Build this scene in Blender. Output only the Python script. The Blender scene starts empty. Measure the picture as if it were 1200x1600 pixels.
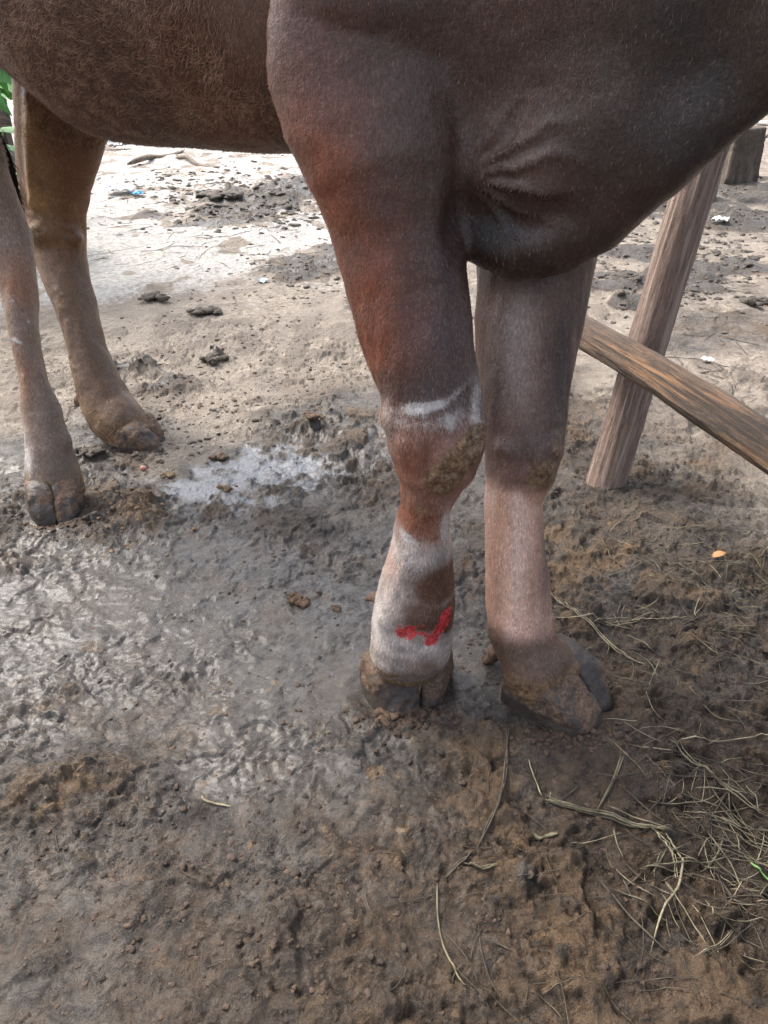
import bpy, math, random
import numpy as np
from mathutils import Vector
random.seed(7)
RNG = np.random.default_rng(11)
SC = bpy.context.scene
COL = SC.collection

# ------------------------------------------------------------------ camera
H = 0.93; PITCH = math.radians(31.0); F = 1209.0
CP, SP = math.cos(PITCH), math.sin(PITCH)
def ray(px, py):
    u = (px-600)/F; v = (800-py)/F
    return np.array([u, CP+v*SP, -SP+v*CP])
def P(px, py, Y):                       # the point seen at px,py standing Y metres ahead
    d = ray(px, py); return np.array([0, 0, H]) + d*(Y/d[1])
def G(px, py, z=0.0):                   # the ground point seen at px,py
    d = ray(px, py); return np.array([0, 0, H]) + d*((z-H)/d[2])
def depth(p): return p[1]*CP + (H-p[2])*SP
cam = bpy.data.cameras.new('camera'); co = bpy.data.objects.new('camera', cam); COL.objects.link(co)
co.location = (0, 0, H); co.rotation_euler = (math.pi/2-PITCH, 0, 0)
cam.sensor_fit = 'VERTICAL'; cam.sensor_height = 36; cam.lens = F/1600*36
cam.clip_start = 0.02; cam.clip_end = 400
SC.camera = co

# ------------------------------------------------------------------ object helpers
def tag(o, label=None, cat=None, group=None, kind=None):
    if label: o['label'] = label
    if cat: o['category'] = cat
    if group: o['group'] = group
    if kind: o['kind'] = kind
    return o
def empty(name, loc):
    o = bpy.data.objects.new(name, None); COL.objects.link(o); o.location = loc; o.empty_display_size = .1
    return o
def mesh_np(name, V, Fc, mat, parent=None, smooth=True, attrs=None):
    """V (n,3) world coordinates, Fc list of int arrays (m,3)/(m,4)"""
    me = bpy.data.meshes.new(name)
    if not isinstance(Fc, list): Fc = [Fc]
    Fc = [f for f in Fc if len(f)]
    loops = np.concatenate([f.ravel() for f in Fc]).astype(np.int32)
    sizes = np.concatenate([np.full(len(f), f.shape[1]) for f in Fc]).astype(np.int32)
    me.vertices.add(len(V)); me.vertices.foreach_set('co', np.asarray(V, np.float32).ravel())
    me.loops.add(len(loops)); me.loops.foreach_set('vertex_index', loops)
    me.polygons.add(len(sizes))
    me.polygons.foreach_set('loop_start', np.concatenate([[0], np.cumsum(sizes)[:-1]]).astype(np.int32))
    me.polygons.foreach_set('use_smooth', np.full(len(sizes), smooth))
    me.update(calc_edges=True); me.validate()
    if attrs:
        for k, a in attrs.items():
            a = np.asarray(a, np.float32)
            if a.ndim == 1:
                t = me.attributes.new(k, 'FLOAT', 'POINT'); t.data.foreach_set('value', a)
            else:
                if a.shape[1] == 3: a = np.hstack([a, np.ones((len(a), 1), np.float32)])
                t = me.attributes.new(k, 'FLOAT_COLOR', 'POINT'); t.data.foreach_set('color', a.ravel())
    o = bpy.data.objects.new(name, me); COL.objects.link(o)
    me.materials.append(mat)
    if parent is not None:
        o.parent = parent
        o.location = -Vector(parent.location)
    return o
def rebase(o, loc):                      # move a mesh's origin to loc, keeping it in place
    me = o.data; n = len(me.vertices); a = np.empty(n*3, np.float32); me.vertices.foreach_get('co', a)
    a = a.reshape(-1, 3) - np.asarray(loc, np.float32); me.vertices.foreach_set('co', a.ravel()); me.update()
    o.location = tuple(float(c) for c in loc); return o

# ------------------------------------------------------------------ numpy noise
def _h(i, s):
    i = i.astype(np.uint32); i = (i ^ np.uint32(s*2654435761 & 0xffffffff))
    i = (i ^ (i >> np.uint32(16)))*np.uint32(0x7feb352d); i = (i ^ (i >> np.uint32(15)))*np.uint32(0x846ca68b)
    return (i ^ (i >> np.uint32(16))).astype(np.float32)/np.float32(4294967295.0)
def hash2(x, y, s=0):
    return _h((x.astype(np.int64)*73856093 + y.astype(np.int64)*19349663).astype(np.int64) & 0xffffffff, s)
def hash3(x, y, z, s=0):
    return _h((x.astype(np.int64)*73856093 + y.astype(np.int64)*19349663 + z.astype(np.int64)*83492791) & 0xffffffff, s)
def sm(t): return t*t*(3-2*t)
def ss(a, b, x): return sm(np.clip((x-a)/(b-a), 0, 1))
def vn2(x, y, s=0):
    xi = np.floor(x); yi = np.floor(y); fx = sm(x-xi); fy = sm(y-yi)
    a = hash2(xi, yi, s); b = hash2(xi+1, yi, s); c = hash2(xi, yi+1, s); d = hash2(xi+1, yi+1, s)
    return (a+(b-a)*fx)+((c+(d-c)*fx)-(a+(b-a)*fx))*fy
def fbm2(x, y, oct=4, s=0):
    t = 0; a = .5; n = 0
    for o in range(oct):
        t = t + a*vn2(x*2**o+17.3*o, y*2**o+9.1*o, s+o); n += a; a *= .5
    return t/n
def vn3(p, s=0):
    i = np.floor(p); f = sm(p-i); x, y, z = i.T; fx, fy, fz = f.T; r = 0
    for dx in (0, 1):
        for dy in (0, 1):
            for dz in (0, 1):
                r = r + hash3(x+dx, y+dy, z+dz, s)*(fx if dx else 1-fx)*(fy if dy else 1-fy)*(fz if dz else 1-fz)
    return r
def fbm3(p, oct=4, s=0):
    t = 0; a = .5; n = 0
    for o in range(oct):
        t = t + a*vn3(p*2**o+11.7*o, s+o); n += a; a *= .5
    return t/n

# ------------------------------------------------------------------ node helpers
class NT:
    def __init__(self, name):
        self.m = bpy.data.materials.new(name); self.m.use_nodes = True
        self.t = self.m.node_tree; self.n = self.t.nodes; self.b = self.n['Principled BSDF']
    def new(self, typ, **kw):
        n = self.n.new(typ)
        for k, v in kw.items(): setattr(n, k, v)
        return n
    def inp(self, sock, v):
        if v is None: return
        if hasattr(v, 'is_output') or isinstance(v, bpy.types.NodeSocket): self.t.links.new(v, sock)
        elif isinstance(v, (tuple, list)) and len(v) == 3 and sock.type == 'RGBA': sock.default_value = (*v, 1)
        else: sock.default_value = v
    def math(self, op, a, b=None, c=None, clamp=False):
        n = self.new('ShaderNodeMath', operation=op, use_clamp=clamp)
        for i, v in enumerate((a, b, c)): self.inp(n.inputs[i], v)
        return n.outputs[0]
    def attr(self, name, ch=None):
        n = self.new('ShaderNodeAttribute', attribute_name=name)
        if ch is None: return n.outputs['Color']
        if ch == 'f': return n.outputs['Fac']
        s = self.new('ShaderNodeSeparateColor'); self.t.links.new(n.outputs['Color'], s.inputs[0])
        return s.outputs
    def coord(self, which='Object'):
        return self.new('ShaderNodeTexCoord').outputs[which]
    def mapping(self, vec, scale=(1, 1, 1), rot=(0, 0, 0), loc=(0, 0, 0)):
        n = self.new('ShaderNodeMapping'); self.inp(n.inputs[0], vec)
        n.inputs['Scale'].default_value = scale; n.inputs['Rotation'].default_value = rot; n.inputs['Location'].default_value = loc
        return n.outputs[0]
    def noise(self, vec, scale, detail=4, rough=.6, dist=0):
        n = self.new('ShaderNodeTexNoise'); self.inp(n.inputs['Vector'], vec)
        n.inputs['Scale'].default_value = scale; n.inputs['Detail'].default_value = detail
        n.inputs['Roughness'].default_value = rough; n.inputs['Distortion'].default_value = dist
        return n.outputs['Fac']
    def voro(self, vec, scale, feature='F1'):
        n = self.new('ShaderNodeTexVoronoi', feature=feature); self.inp(n.inputs['Vector'], vec)
        n.inputs['Scale'].default_value = scale
        return n.outputs['Distance']
    def mix(self, f, a, b, typ='MIX'):
        n = self.new('ShaderNodeMix', data_type='RGBA', blend_type=typ); self.inp(n.inputs['Factor'], f)
        self.inp(n.inputs['A'], None); 
        self.inp([s for s in n.inputs if s.name == 'A' and s.type == 'RGBA'][0], a)
        self.inp([s for s in n.inputs if s.name == 'B' and s.type == 'RGBA'][0], b)
        return [s for s in n.outputs if s.type == 'RGBA'][0]
    def ramp(self, f, stops):
        n = self.new('ShaderNodeValToRGB'); self.inp(n.inputs[0], f); e = n.color_ramp.elements
        while len(e) < len(stops): e.new(.5)
        for i, (p, c) in enumerate(stops):
            e[i].position = p; e[i].color = (*c, 1) if isinstance(c, tuple) else (c, c, c, 1)
        return n.outputs[0]
    def step(self, x, a, b):            # smoothstep 0..1
        n = self.new('ShaderNodeMapRange', interpolation_type='SMOOTHSTEP'); self.inp(n.inputs['Value'], x)
        n.inputs['From Min'].default_value = a; n.inputs['From Max'].default_value = b
        return n.outputs[0]
    def bump(self, h, strength=.5, dist=.002, prev=None):
        n = self.new('ShaderNodeBump'); self.inp(n.inputs['Height'], h)
        n.inputs['Strength'].default_value = strength; n.inputs['Distance'].default_value = dist
        if prev is not None: self.inp(n.inputs['Normal'], prev)
        return n.outputs[0]
    def done(self, color=None, rough=None, normal=None, spec=None, **kw):
        b = self.b
        if color is not None: self.inp(b.inputs['Base Color'], color)
        if rough is not None: self.inp(b.inputs['Roughness'], rough)
        if normal is not None: self.inp(b.inputs['Normal'], normal)
        if spec is not None: self.inp(b.inputs['Specular IOR Level'], spec)
        for k, v in kw.items(): self.inp(b.inputs[k.replace('_', ' ')], v)
        return self.m

# ------------------------------------------------------------------ implicit surfaces
def smin(a, b, k):
    h = np.clip(.5+.5*(b-a)/k, 0, 1)
    return b+(a-b)*h - k*h*(1-h)
class Tube:
    """sections (P, ru, rv) joined by elliptic cones; U = direction of ru"""
    def __init__(self, secs, U=(1, 0, 0), k=.03, cut=False):
        self.s = [(np.asarray(p, float), a, b) for p, a, b in secs]; self.U = np.asarray(U, float); self.k = k; self.cut = cut
    def segs(self):
        if len(self.s) == 1: yield self.s[0], self.s[0]
        for a, b in zip(self.s[:-1], self.s[1:]): yield a, b
def eval_seg(X, Y, Z, a, b, U):
    p0, u0, v0 = a; p1, u1, v1 = b
    d = p1-p0; L = np.linalg.norm(d)
    if L < 1e-6: d = np.array([0, 0, 1.]); L = 1e9; W = np.array([0, 0, 1.])
    else: W = d/L
    if abs(U.dot(W)) > .97*np.linalg.norm(U): U = np.array([.1, .3, 1.])
    Uo = U-W*U.dot(W); Uo /= np.linalg.norm(Uo); Vo = np.cross(W, Uo)
    x = X-p0[0]; y = Y-p0[1]; z = Z-p0[2]
    w = x*W[0]+y*W[1]+z*W[2]
    t = np.clip(w/L, 0, 1)
    ru = u0+(u1-u0)*t; rv = v0+(v1-v0)*t
    qu = (x*Uo[0]+y*Uo[1]+z*Uo[2])/ru; qv = (x*Vo[0]+y*Vo[1]+z*Vo[2])/rv
    m = np.minimum(ru, rv); qw = (w-t*(L if L < 1e8 else 0))/m if L < 1e8 else w/m
    r = np.sqrt(qu*qu+qv*qv+qw*qw)
    return (r-1)*m
def axis(parts):                         # parts: list of (start, end, step)
    out = []
    for a, b, s in parts: out.append(np.arange(a, b-1e-9, s))
    return np.concatenate(out+[np.array([parts[-1][1]])]).astype(np.float32)
def field(prims, xs, ys, zs, carve=(), internal_k=.02):
    Fd = np.full((len(xs), len(ys), len(zs)), .2, np.float32)
    def box(a, b, m):
        lo = np.minimum(a, b)-m; hi = np.maximum(a, b)+m
        sl = [slice(max(0, np.searchsorted(ax, l)-1), np.searchsorted(ax, h)+1) for ax, l, h in zip((xs, ys, zs), lo, hi)]
        return tuple(sl)
    def whole(t):
        mx = max(max(q[1], q[2]) for q in t.s)+t.k*1.6+.02; P_ = np.array([q[0] for q in t.s])
        SL = box(P_.min(0), P_.max(0), mx); loc = np.full(tuple(max(0, min(q.stop, len(ax))-q.start) for q, ax in zip(SL, (xs, ys, zs))), .2, np.float32)
        for a, b in t.segs():
            sl = box(a[0], b[0], max(a[1], a[2], b[1], b[2])+t.k*1.6+.02)
            X = xs[sl[0]][:, None, None]; Y = ys[sl[1]][None, :, None]; Z = zs[sl[2]][None, None, :]
            ls = tuple(slice(q.start-w.start, min(q.stop, len(ax))-w.start) for q, w, ax in zip(sl, SL, (xs, ys, zs)))
            d = eval_seg(X, Y, Z, a, b, t.U).astype(np.float32)
            loc[ls] = np.minimum(loc[ls], d)
        return SL, loc
    for t in prims:
        SL, loc = whole(t); Fd[SL] = smin(Fd[SL], loc, t.k)
    for t in carve:
        SL, loc = whole(t); Fd[SL] = -smin(-Fd[SL], loc, t.k)
    return Fd
def nets(Fd, xs, ys, zs):
    ins = Fd < 0
    c = np.zeros(tuple(n-1 for n in Fd.shape), np.uint8)
    for dx in (0, 1):
        for dy in (0, 1):
            for dz in (0, 1):
                c += ins[dx:dx+c.shape[0], dy:dy+c.shape[1], dz:dz+c.shape[2]]
    act = (c > 0) & (c < 8)
    I, J, K = np.nonzero(act); n = len(I)
    idx = np.full(act.shape, -1, np.int32); idx[I, J, K] = np.arange(n)
    S = np.zeros((n, 3)); cnt = np.zeros(n)
    val = {}; ax = (xs, ys, zs)
    for dx in (0, 1):
        for dy in (0, 1):
            for dz in (0, 1): val[dx, dy, dz] = Fd[I+dx, J+dy, K+dz].astype(float)
    for a in range(3):
        for q in range(4):
            o = [0, 0, 0]; r = [b for b in range(3) if b != a]; o[r[0]] = q & 1; o[r[1]] = q >> 1
            e = list(o); e[a] = 1
            v0 = val[tuple(o)]; v1 = val[tuple(e)]
            m = (v0 < 0) != (v1 < 0); t = np.where(m, v0/np.where(m, v0-v1, 1), 0)
            idxs = [I, J, K]
            for b in range(3):
                A = ax[b]; base = A[idxs[b]+o[b]].astype(float)
                pos = base + (t*(A[idxs[b]+1]-A[idxs[b]]) if b == a else 0)
                S[:, b] += np.where(m, pos, 0)
            cnt += m
    V = S/cnt[:, None]
    quads = []
    for a in range(3):
        s0 = [slice(None)]*3; s1 = [slice(None)]*3; s0[a] = slice(0, -1); s1[a] = slice(1, None)
        ch = ins[tuple(s0)] != ins[tuple(s1)]
        pts = np.array(np.nonzero(ch)); b, d = (a+1) % 3, (a+2) % 3
        ok = (pts[b] > 0) & (pts[d] > 0) & (pts[b] < Fd.shape[b]-1) & (pts[d] < Fd.shape[d]-1)
        pts = pts[:, ok]
        def cell(ob, od):
            p = pts.copy(); p[b] -= ob; p[d] -= od; return idx[p[0], p[1], p[2]]
        q = np.stack([cell(1, 1), cell(0, 1), cell(0, 0), cell(1, 0)], 1)
        inside0 = ins[pts[0], pts[1], pts[2]]
        q = np.where(inside0[:, None], q, q[:, ::-1])
        quads.append(q)
    Q = np.concatenate(quads); Q = Q[(Q >= 0).all(1)]
    return V, Q
def normals(V, Q):
    n = np.cross(V[Q[:, 2]]-V[Q[:, 0]], V[Q[:, 3 if Q.shape[1] == 4 else 1]]-V[Q[:, 1]] if Q.shape[1] == 4 else V[Q[:, 1]]-V[Q[:, 0]])
    N = np.zeros_like(V)
    for i in range(Q.shape[1]):
        for c in range(3): N[:, c] += np.bincount(Q[:, i], n[:, c], len(V))
    return N/np.maximum(np.linalg.norm(N, axis=1, keepdims=True), 1e-12)
def relax(V, Q, it=2, lam=.5):
    E = np.concatenate([Q[:, [0, 1]], Q[:, [1, 2]], Q[:, [2, 3]], Q[:, [3, 0]]])
    for _ in range(it):
        S = np.zeros_like(V); n = np.bincount(E[:, 0], minlength=len(V))+np.bincount(E[:, 1], minlength=len(V))
        for c in range(3):
            S[:, c] = np.bincount(E[:, 0], V[E[:, 1], c], len(V))+np.bincount(E[:, 1], V[E[:, 0], c], len(V))
        V = V+lam*(S/np.maximum(n, 1)[:, None]-V)
    return V

# =================================================================== GROUND
def gauss(x, y, c, rx, ry=None, rot=0, warp=0):
    ry = ry or rx; dx = x-c[0]; dy = y-c[1]; ca, sa = math.cos(rot), math.sin(rot)
    a = (dx*ca+dy*sa)/rx; b = (-dx*sa+dy*ca)/ry
    return np.exp(-(a*a+b*b)+warp)
def lumps(x, y, r, dens, s, h=.5):
    """jittered lumps of radius ~r, one per cell with probability dens; returns height 0..1*r*h and id"""
    cs = r*2.4; wx = x+(fbm2(x/r*.9, y/r*.9, 3, s+50)-.5)*r*1.5; wy = y+(fbm2(x/r*.9+40, y/r*.9, 3, s+60)-.5)*r*1.5
    ci = np.floor(wx/cs); cj = np.floor(wy/cs); best = np.zeros_like(x); bid = np.zeros_like(x)
    for di in (-1, 0, 1):
        for dj in (-1, 0, 1):
            i = ci+di; j = cj+dj
            cx = (i+.2+.6*hash2(i, j, s))*cs; cy = (j+.2+.6*hash2(i, j, s+1))*cs
            rr = r*(.35+.75*hash2(i, j, s+2)**1.5); pr = hash2(i, j, s+3)
            an = hash2(i, j, s+4)*6.28; st = .55+.45*hash2(i, j, s+5)
            dx = wx-cx; dy = wy-cy; u = (dx*np.cos(an)+dy*np.sin(an)); v = (-dx*np.sin(an)+dy*np.cos(an))/st
            d = (u*u+v*v)/(rr*rr)
            k = np.where((d < 1) & (pr < dens), (1-d)**.6*rr*h*(.5+.8*hash2(i, j, s+6)), 0)
            m = k > best; best = np.where(m, k, best); bid = np.where(m, hash2(i, j, s+7), bid)
    return best, bid
HEAPS = [  # px, py, rx(m), ry(m), height, dark
    (395, 318, .42, .65, .07, 1.), (455, 300, .3, .6, .06, 1.), (480, 420, .20, .26, .045, 1.), (250, 340, .25, .2, .03, .5), (240, 468, .05, .05, .03, .9), (325, 490, .06, .05, .028, .9),
    (335, 568, .035, .035, .03, .9), (330, 352, .35, .16, .03, .8), (545, 395, .2, .2, .04, 1.), (1000, 395, .35, .2, .04, 1.), (1140, 420, .4, .16, .04, 1.), (1190, 350, .5, .35, .05, 1.), (950, 455, .2, .1, .03, .9), (560, 480, .1, .12, .02, .8), (1040, 445, .38, .22, .05, .9), (1060, 330, .5, .6, .05, .8),
    (1150, 300, .7, .8, .08, .8), (1170, 475, .08, .05, .03, .9), (990, 480, .12, .08, .03, .9), (270, 610, .15, .1, .018, .6),
    (200, 580, .1, .1, .02, .7), (480, 680, .04, .04, .02, .5), (210, 815, .08, .09, .016, -.9), (150, 1230, .07, .07, .01, -.7),
    (620, 1120, .07, .03, .015, .1), (70, 1240, .05, .06, .012, -.4), (240, 1255, .035, .035, .012, .6), (300, 1275, .03, .02, .012, .6),
    (230, 1400, .035, .04, .012, .4), (60, 1500, .03, .03, .012, .3), (820, 1385, .03, .03, .015, .6), (560, 1190, .03, .03, .012, .2),
    (880, 1520, .05, .04, .012, .2), (345, 1120, .03, .04, .010, .2), (690, 1180, .03, .03, .01, .0), (760, 1010, .05, .05, .012, .0),
    (30, 885, .08, .04, .015, .5), (950, 1400, .08, .07, .012, .3), (480, 1440, .06, .05, .010, .3), (1180, 1490, .06, .05, .012, .3)]
SMOOTH = [(250, 880, .4, .2), (520, 1050, .2, .2), (250, 1150, .3, .2), (150, 950, .35, .30), (400, 1000, .40, .22), (60, 700, .3, .25), (420, 1250, .30, .16), (900, 1220, .12, .08), (720, 1050, .1, .15), (100, 1450, .2, .12), (650, 1430, .12, .08)]
def ground_fn(x, y):
    """height and masks of the yard at x, y"""
    wr = (fbm2(x*9, y*9, 4, 3)-.5)*2.2
    big = (fbm2(x*1.3, y*1.3, 3, 1)-.5)*.05+(fbm2(x*4, y*4, 3, 2)-.5)*.018
    far = ss(1.5, 6, y)
    big = big*(.45+far)
    smooth = np.zeros_like(x)
    for px, py, rx, ry in SMOOTH:
        c = G(px, py); smooth = np.maximum(smooth, gauss(x, y, c, rx, ry, 0, wr*.5))
    smooth = np.clip(smooth, 0, 1)
    heap = np.zeros_like(x); dark = np.zeros_like(x); light = np.zeros_like(x)
    for px, py, rx, ry, h, dk in HEAPS:
        c = G(px, py); g = np.minimum(gauss(x, y, c, rx, ry, 0, wr*.9), 1.4)
        heap += g*h
        if dk > 0: dark = np.maximum(dark, g*dk)
        else: light = np.maximum(light, g*-dk)
    rough = np.clip(.45+2.2*(fbm2(x*4.1, y*4.1, 4, 21)-.44), 0, 1)*(1-.9*smooth)
    rough = np.clip(rough+dark*1.2+light, 0, 1.5)
    right = ss(.1, .5, x)*ss(1.9, 1.3, y)
    rough = np.clip(rough+right*.08, 0, 1.5)
    l1, i1 = lumps(x, y, .026, .26, 100, .6); l2, i2 = lumps(x, y, .013, .36, 200, .65); l3, i3 = lumps(x, y, .0062, .5, 300, .7)
    l0, i0 = lumps(x, y, .05, .5, 400, .5)
    wx = x+(fbm2(x*30, y*30, 3, 33)-.5)*.03; wy = y+(fbm2(x*30+9, y*30, 3, 34)-.5)*.03
    b1 = np.abs(fbm2(wx*17, wy*17, 3, 31)-.5)*2; b2 = np.abs(fbm2(wx*52, wy*52, 3, 32)-.5)*2; b3 = np.abs(vn2(wx*150, wy*150, 35)-.5)*2
    crust = np.minimum(b1*1.6, b2*2.4)
    fine = fbm2(x*95, y*95, 4, 41)-.5
    m1 = ss(.35, .8, rough); m2 = ss(.15, .7, rough); rg = ((.38-.20*smooth)+rough*.9)*(.85+.1*ss(1., 1.6, y))
    ck = np.maximum(ss(.535, .565, fbm2(wx*13+7, wy*13, 5, 72)), .6*ss(.57, .60, fbm2(wx*34+7, wy*34, 4, 73))); chunk = ck*rg*(.6+.8*fbm2(wx*60, wy*60, 3, 74))          # raised plates of trodden mud with broken edges
    hf = ss(1.9, 3.0, y); nr = 1-ss(1.5, 2.6, y); nr2 = 1-.75*ss(2.0, 3.4, y)
    hh = big+heap*(1-.45*hf)*(.35+.9*(fbm2(x*22, y*22, 4, 51)*(1-hf)+fbm2(x*5, y*4, 2, 52)*hf)) + l0*dark*.8*ss(1.3, 2.2, y) + l1*m1*.7*nr2+l2*m2*.9*nr+l3*(.25+.75*m2)*.85*nr \
        + (np.minimum(b1, .35)*.024*nr2+np.minimum(b2, .3)*.014*nr+b3*.0026*nr)*rg + fine*.0075*rg*nr + ((fbm2(x*14, y*14, 5, 61)-.5)*nr+(fbm2(x*9, y*7, 2, 62)-.5)*(1-nr))*.030*rg + chunk*.0120*nr2
    lump = np.maximum.reduce([l1*m1/.026, l2*m2/.013, l3*m2/.0065, ck*np.clip(rg, 0, 1)*.55])
    lid = np.where(np.maximum(l1*m1, l2*m2) > 0, np.where(l1*m1 > l2*m2, i1, i2), ss(.3, .7, fbm2(x*6, y*6, 4, 75)))
    # wet sheet of water and footprints pressed round the hooves
    pud = np.zeros_like(x)
    for px, py, rx, ry in [(400, 742, .26, .18), (325, 765, .18, .12), (480, 735, .17, .11), (430, 700, .14, .10), (380, 785, .16, .07)]:
        pud = np.maximum(pud, gauss(x, y, G(px, py), rx, ry, 0, wr*.6))
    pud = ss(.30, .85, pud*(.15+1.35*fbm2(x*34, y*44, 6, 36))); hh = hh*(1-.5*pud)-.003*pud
    for px, py, r, d in [(630, 1085, .085, .010), (860, 1100, .10, .010), (90, 800, .09, .008), (205, 690, .09, .008), (900, 1215, .07, .006)]:
        c = G(px, py); rr = np.hypot(x-c[0], y-c[1])/r
        hh = hh*(1-.7*np.exp(-rr**4)) + d*.8*np.exp(-((rr-1.15)/.22)**2)*(.3+fbm2(x*30, y*30, 3, 81))
    return hh, dict(rough=rough, smooth=smooth, dark=np.clip(dark, 0, 1), light=np.clip(light, 0, 1), lump=lump, lid=lid, pud=pud, crust=crust)
def gz(x, y):
    h, _ = ground_fn(np.array([float(x)]), np.array([float(y)])); return float(h[0])
def build_ground():
    xs = list(np.arange(0, 1.0, .0032)); s = .0032
    while xs[-1] < 60: s *= 1.022; xs.append(xs[-1]+s)
    xs = np.array(xs); xs = np.concatenate([-xs[:0:-1], xs])
    ys = [.30]
    while ys[-1] < 150: ys.append(ys[-1]+.0027*max(1, ys[-1]/1.0)**1.45)
    yb = [.30]; s = .003
    while yb[-1] > -30: s *= 1.08; yb.append(yb[-1]-s)
    ys = np.concatenate([np.array(yb[:0:-1]), np.array(ys)])
    X, Y = np.meshgrid(xs, ys); x = X.ravel(); y = Y.ravel()
    h, M = ground_fn(x, y)
    fade = ss(30, 12, np.hypot(x, y)); h = h*fade
    # far bank of refuse rising a little
    wr = (fbm2(x*2, y*2, 4, 91)-.5)
    # dryness: the ground out in the daylight is pale and dry, the trampled foreground wet
    dry = ss(1.9, 3.1, y+x*-.3+wr*2.2+.1)
    sandy = ss(.45, .62, fbm2(x*1.7+3, y*1.7, 4, 95))
    rightdry = ss(.25, .7, x)*ss(1.0, 1.5, y)*.8
    dry = np.clip(np.maximum(dry, rightdry*(.6+.4*sandy)), 0, 1)
    leftpale = ss(-.5, -1.2, x)*ss(1.6, 2.2, y); dry = np.maximum(dry, leftpale)
    dry = dry*(1-.92*ss(.25, .6, M['dark']))
    farwhite = ss(3.1, 4.6, y-.45*x+wr*1.6)*ss(1.2, .2, x)*(1-ss(.12, .45, M['dark']+(fbm2(x*9, y*9, 4, 96)-.5)*.5))*(1-.85*ss(.55, .64, fbm2(x*5, y*5, 5, 97)))  # blown-out daylight at the back, painted in as whiter ground colour
    orange = np.zeros_like(x)
    for px, py, rx, ry, a in [(400, 600, .28, .35, .75), (330, 540, .25, .35, .6), (210, 820, .1, .1, .95), (290, 835, .05, .04, .9), (140, 1010, .03, .03, .9), (700, 1330, .12, .08, .3),
                              (760, 1180, .2, .08, .3), (1000, 1130, .3, .1, .4), (900, 900, .12, .3, .6), (1000, 1500, .2, .1, .2), (1000, 880, .15, .1, .7), (130, 1240, .05, .06, .7), (75, 1370, .03, .05, .8), (340, 1115, .03, .02, .8), (590, 1250, .2, .1, .35),
                              (50, 1180, .06, .08, .5), (980, 1000, .4, .2, .5)]:
        orange = np.maximum(orange, a*gauss(x, y, G(px, py), rx, ry, 0, (fbm2(x*9, y*9, 4, 3)-.5)*2.2))
    brown = .85*np.clip(ss(-.25, .5, x)*.7+ss(1.0, .62, y)*.55+(fbm2(x*4, y*4, 3, 98)-.5)*.5, 0, 1)
    nx, ny = len(xs), len(ys)
    ii = np.arange(nx*ny).reshape(ny, nx)
    Q = np.stack([ii[:-1, :-1], ii[:-1, 1:], ii[1:, 1:], ii[1:, :-1]], -1).reshape(-1, 4)
    V = np.stack([x, y, h], 1)
    t = NT('mud_ground'); co_ = t.coord()
    A = t.attr('gA', 1); B = t.attr('gB', 1); C = t.attr('gC', 1)
    n1 = t.noise(co_, 7, 7, .65); n2 = t.noise(co_, 38, 6, .7); n3 = t.noise(co_, 260, 5, .7); n4 = t.noise(co_, 2.2, 5, .6, .4)
    grey = t.mix(t.step(n2, .3, .7), (.055, .047, .040), (.195, .180, .163)); grey = t.mix(t.math('MULTIPLY', t.step(n1, .46, .62), .5), grey, (.115, .078, .052)); brn = t.mix(t.step(n2, .3, .7), (.028, .020, .014), (.130, .087, .053))
    wetc = t.mix(t.step(t.math('ADD', B[1], t.math('MULTIPLY', t.math('SUBTRACT', n1, .5), 1.5)), .12, .85), grey, brn)
    lumpf = t.step(t.math('ADD', A[2], t.math('MULTIPLY', t.math('SUBTRACT', n2, .5), .8)), .12, .55)
    lumpc = t.mix(n3, t.mix(C[0], (.020, .015, .011), (.105, .062, .030)), t.mix(C[0], (.080, .062, .048), (.245, .160, .090)))
    wetc = t.mix(t.math('MULTIPLY', lumpf, .75), wetc, lumpc)
    sp_ = t.math('MULTIPLY', t.step(t.noise(co_, 20, 6, .75), .57, .65), .70); orf = t.step(t.math('ADD', sp_, t.math('ADD', B[2], t.math('MULTIPLY', t.math('SUBTRACT', n2, .5), 1.6))), .45, .95)
    wetc = t.mix(t.math('MULTIPLY', orf, .62), wetc, t.mix(n3, (.19, .115, .055), (.34, .215, .105)))
    ds = t.math('ADD', A[0], t.math('MULTIPLY', t.math('SUBTRACT', n1, .5), .9))
    dryc = t.mix(t.step(n2, .3, .7), (.25, .205, .160), (.50, .435, .355)); dryc = t.mix(t.step(n4, .45, .65), dryc, (.34, .29, .24)); dryc = t.mix(t.math('MULTIPLY', t.step(n1, .50, .66), .6), dryc, (.20, .165, .135))
    dryc = t.mix(t.math('MULTIPLY', lumpf, .7), dryc, (.20, .165, .135))
    c = t.mix(t.step(ds, .3, .8), wetc, dryc)
    dk = t.step(t.math('ADD', A[1], t.math('MULTIPLY', t.math('SUBTRACT', n2, .5), 1.1)), .35, .7)
    c = t.mix(t.math('MULTIPLY', dk, .85), c, t.mix(n3, (.050, .043, .036), (.165, .148, .125)))
    c = t.mix(t.math('MULTIPLY', t.step(t.math('ADD', C[1], t.math('MULTIPLY', t.math('SUBTRACT', n2, .5), .9)), .3, .8), .85), c, t.mix(t.step(n2, .3, .7), (.38, .355, .32), (.76, .74, .71)))
    c = t.mix(t.math('MULTIPLY', t.step(n3, .62, .80), .35), c, (.42, .36, .30))
    c = t.mix(t.math('MULTIPLY', t.step(n3, .42, .25), .55), c, (.035, .027, .022))
    c = t.mix(t.math('MULTIPLY', t.step(t.math('ADD', C[2], t.math('MULTIPLY', t.math('SUBTRACT', n2, .5), .8)), .35, .95), .72), c, (.37, .40, .44))  # sky shine on the puddle painted in as a pale bluish colour
    wet = t.math('SUBTRACT', B[0], t.math('MULTIPLY', lumpf, .35), clamp=True)
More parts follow.
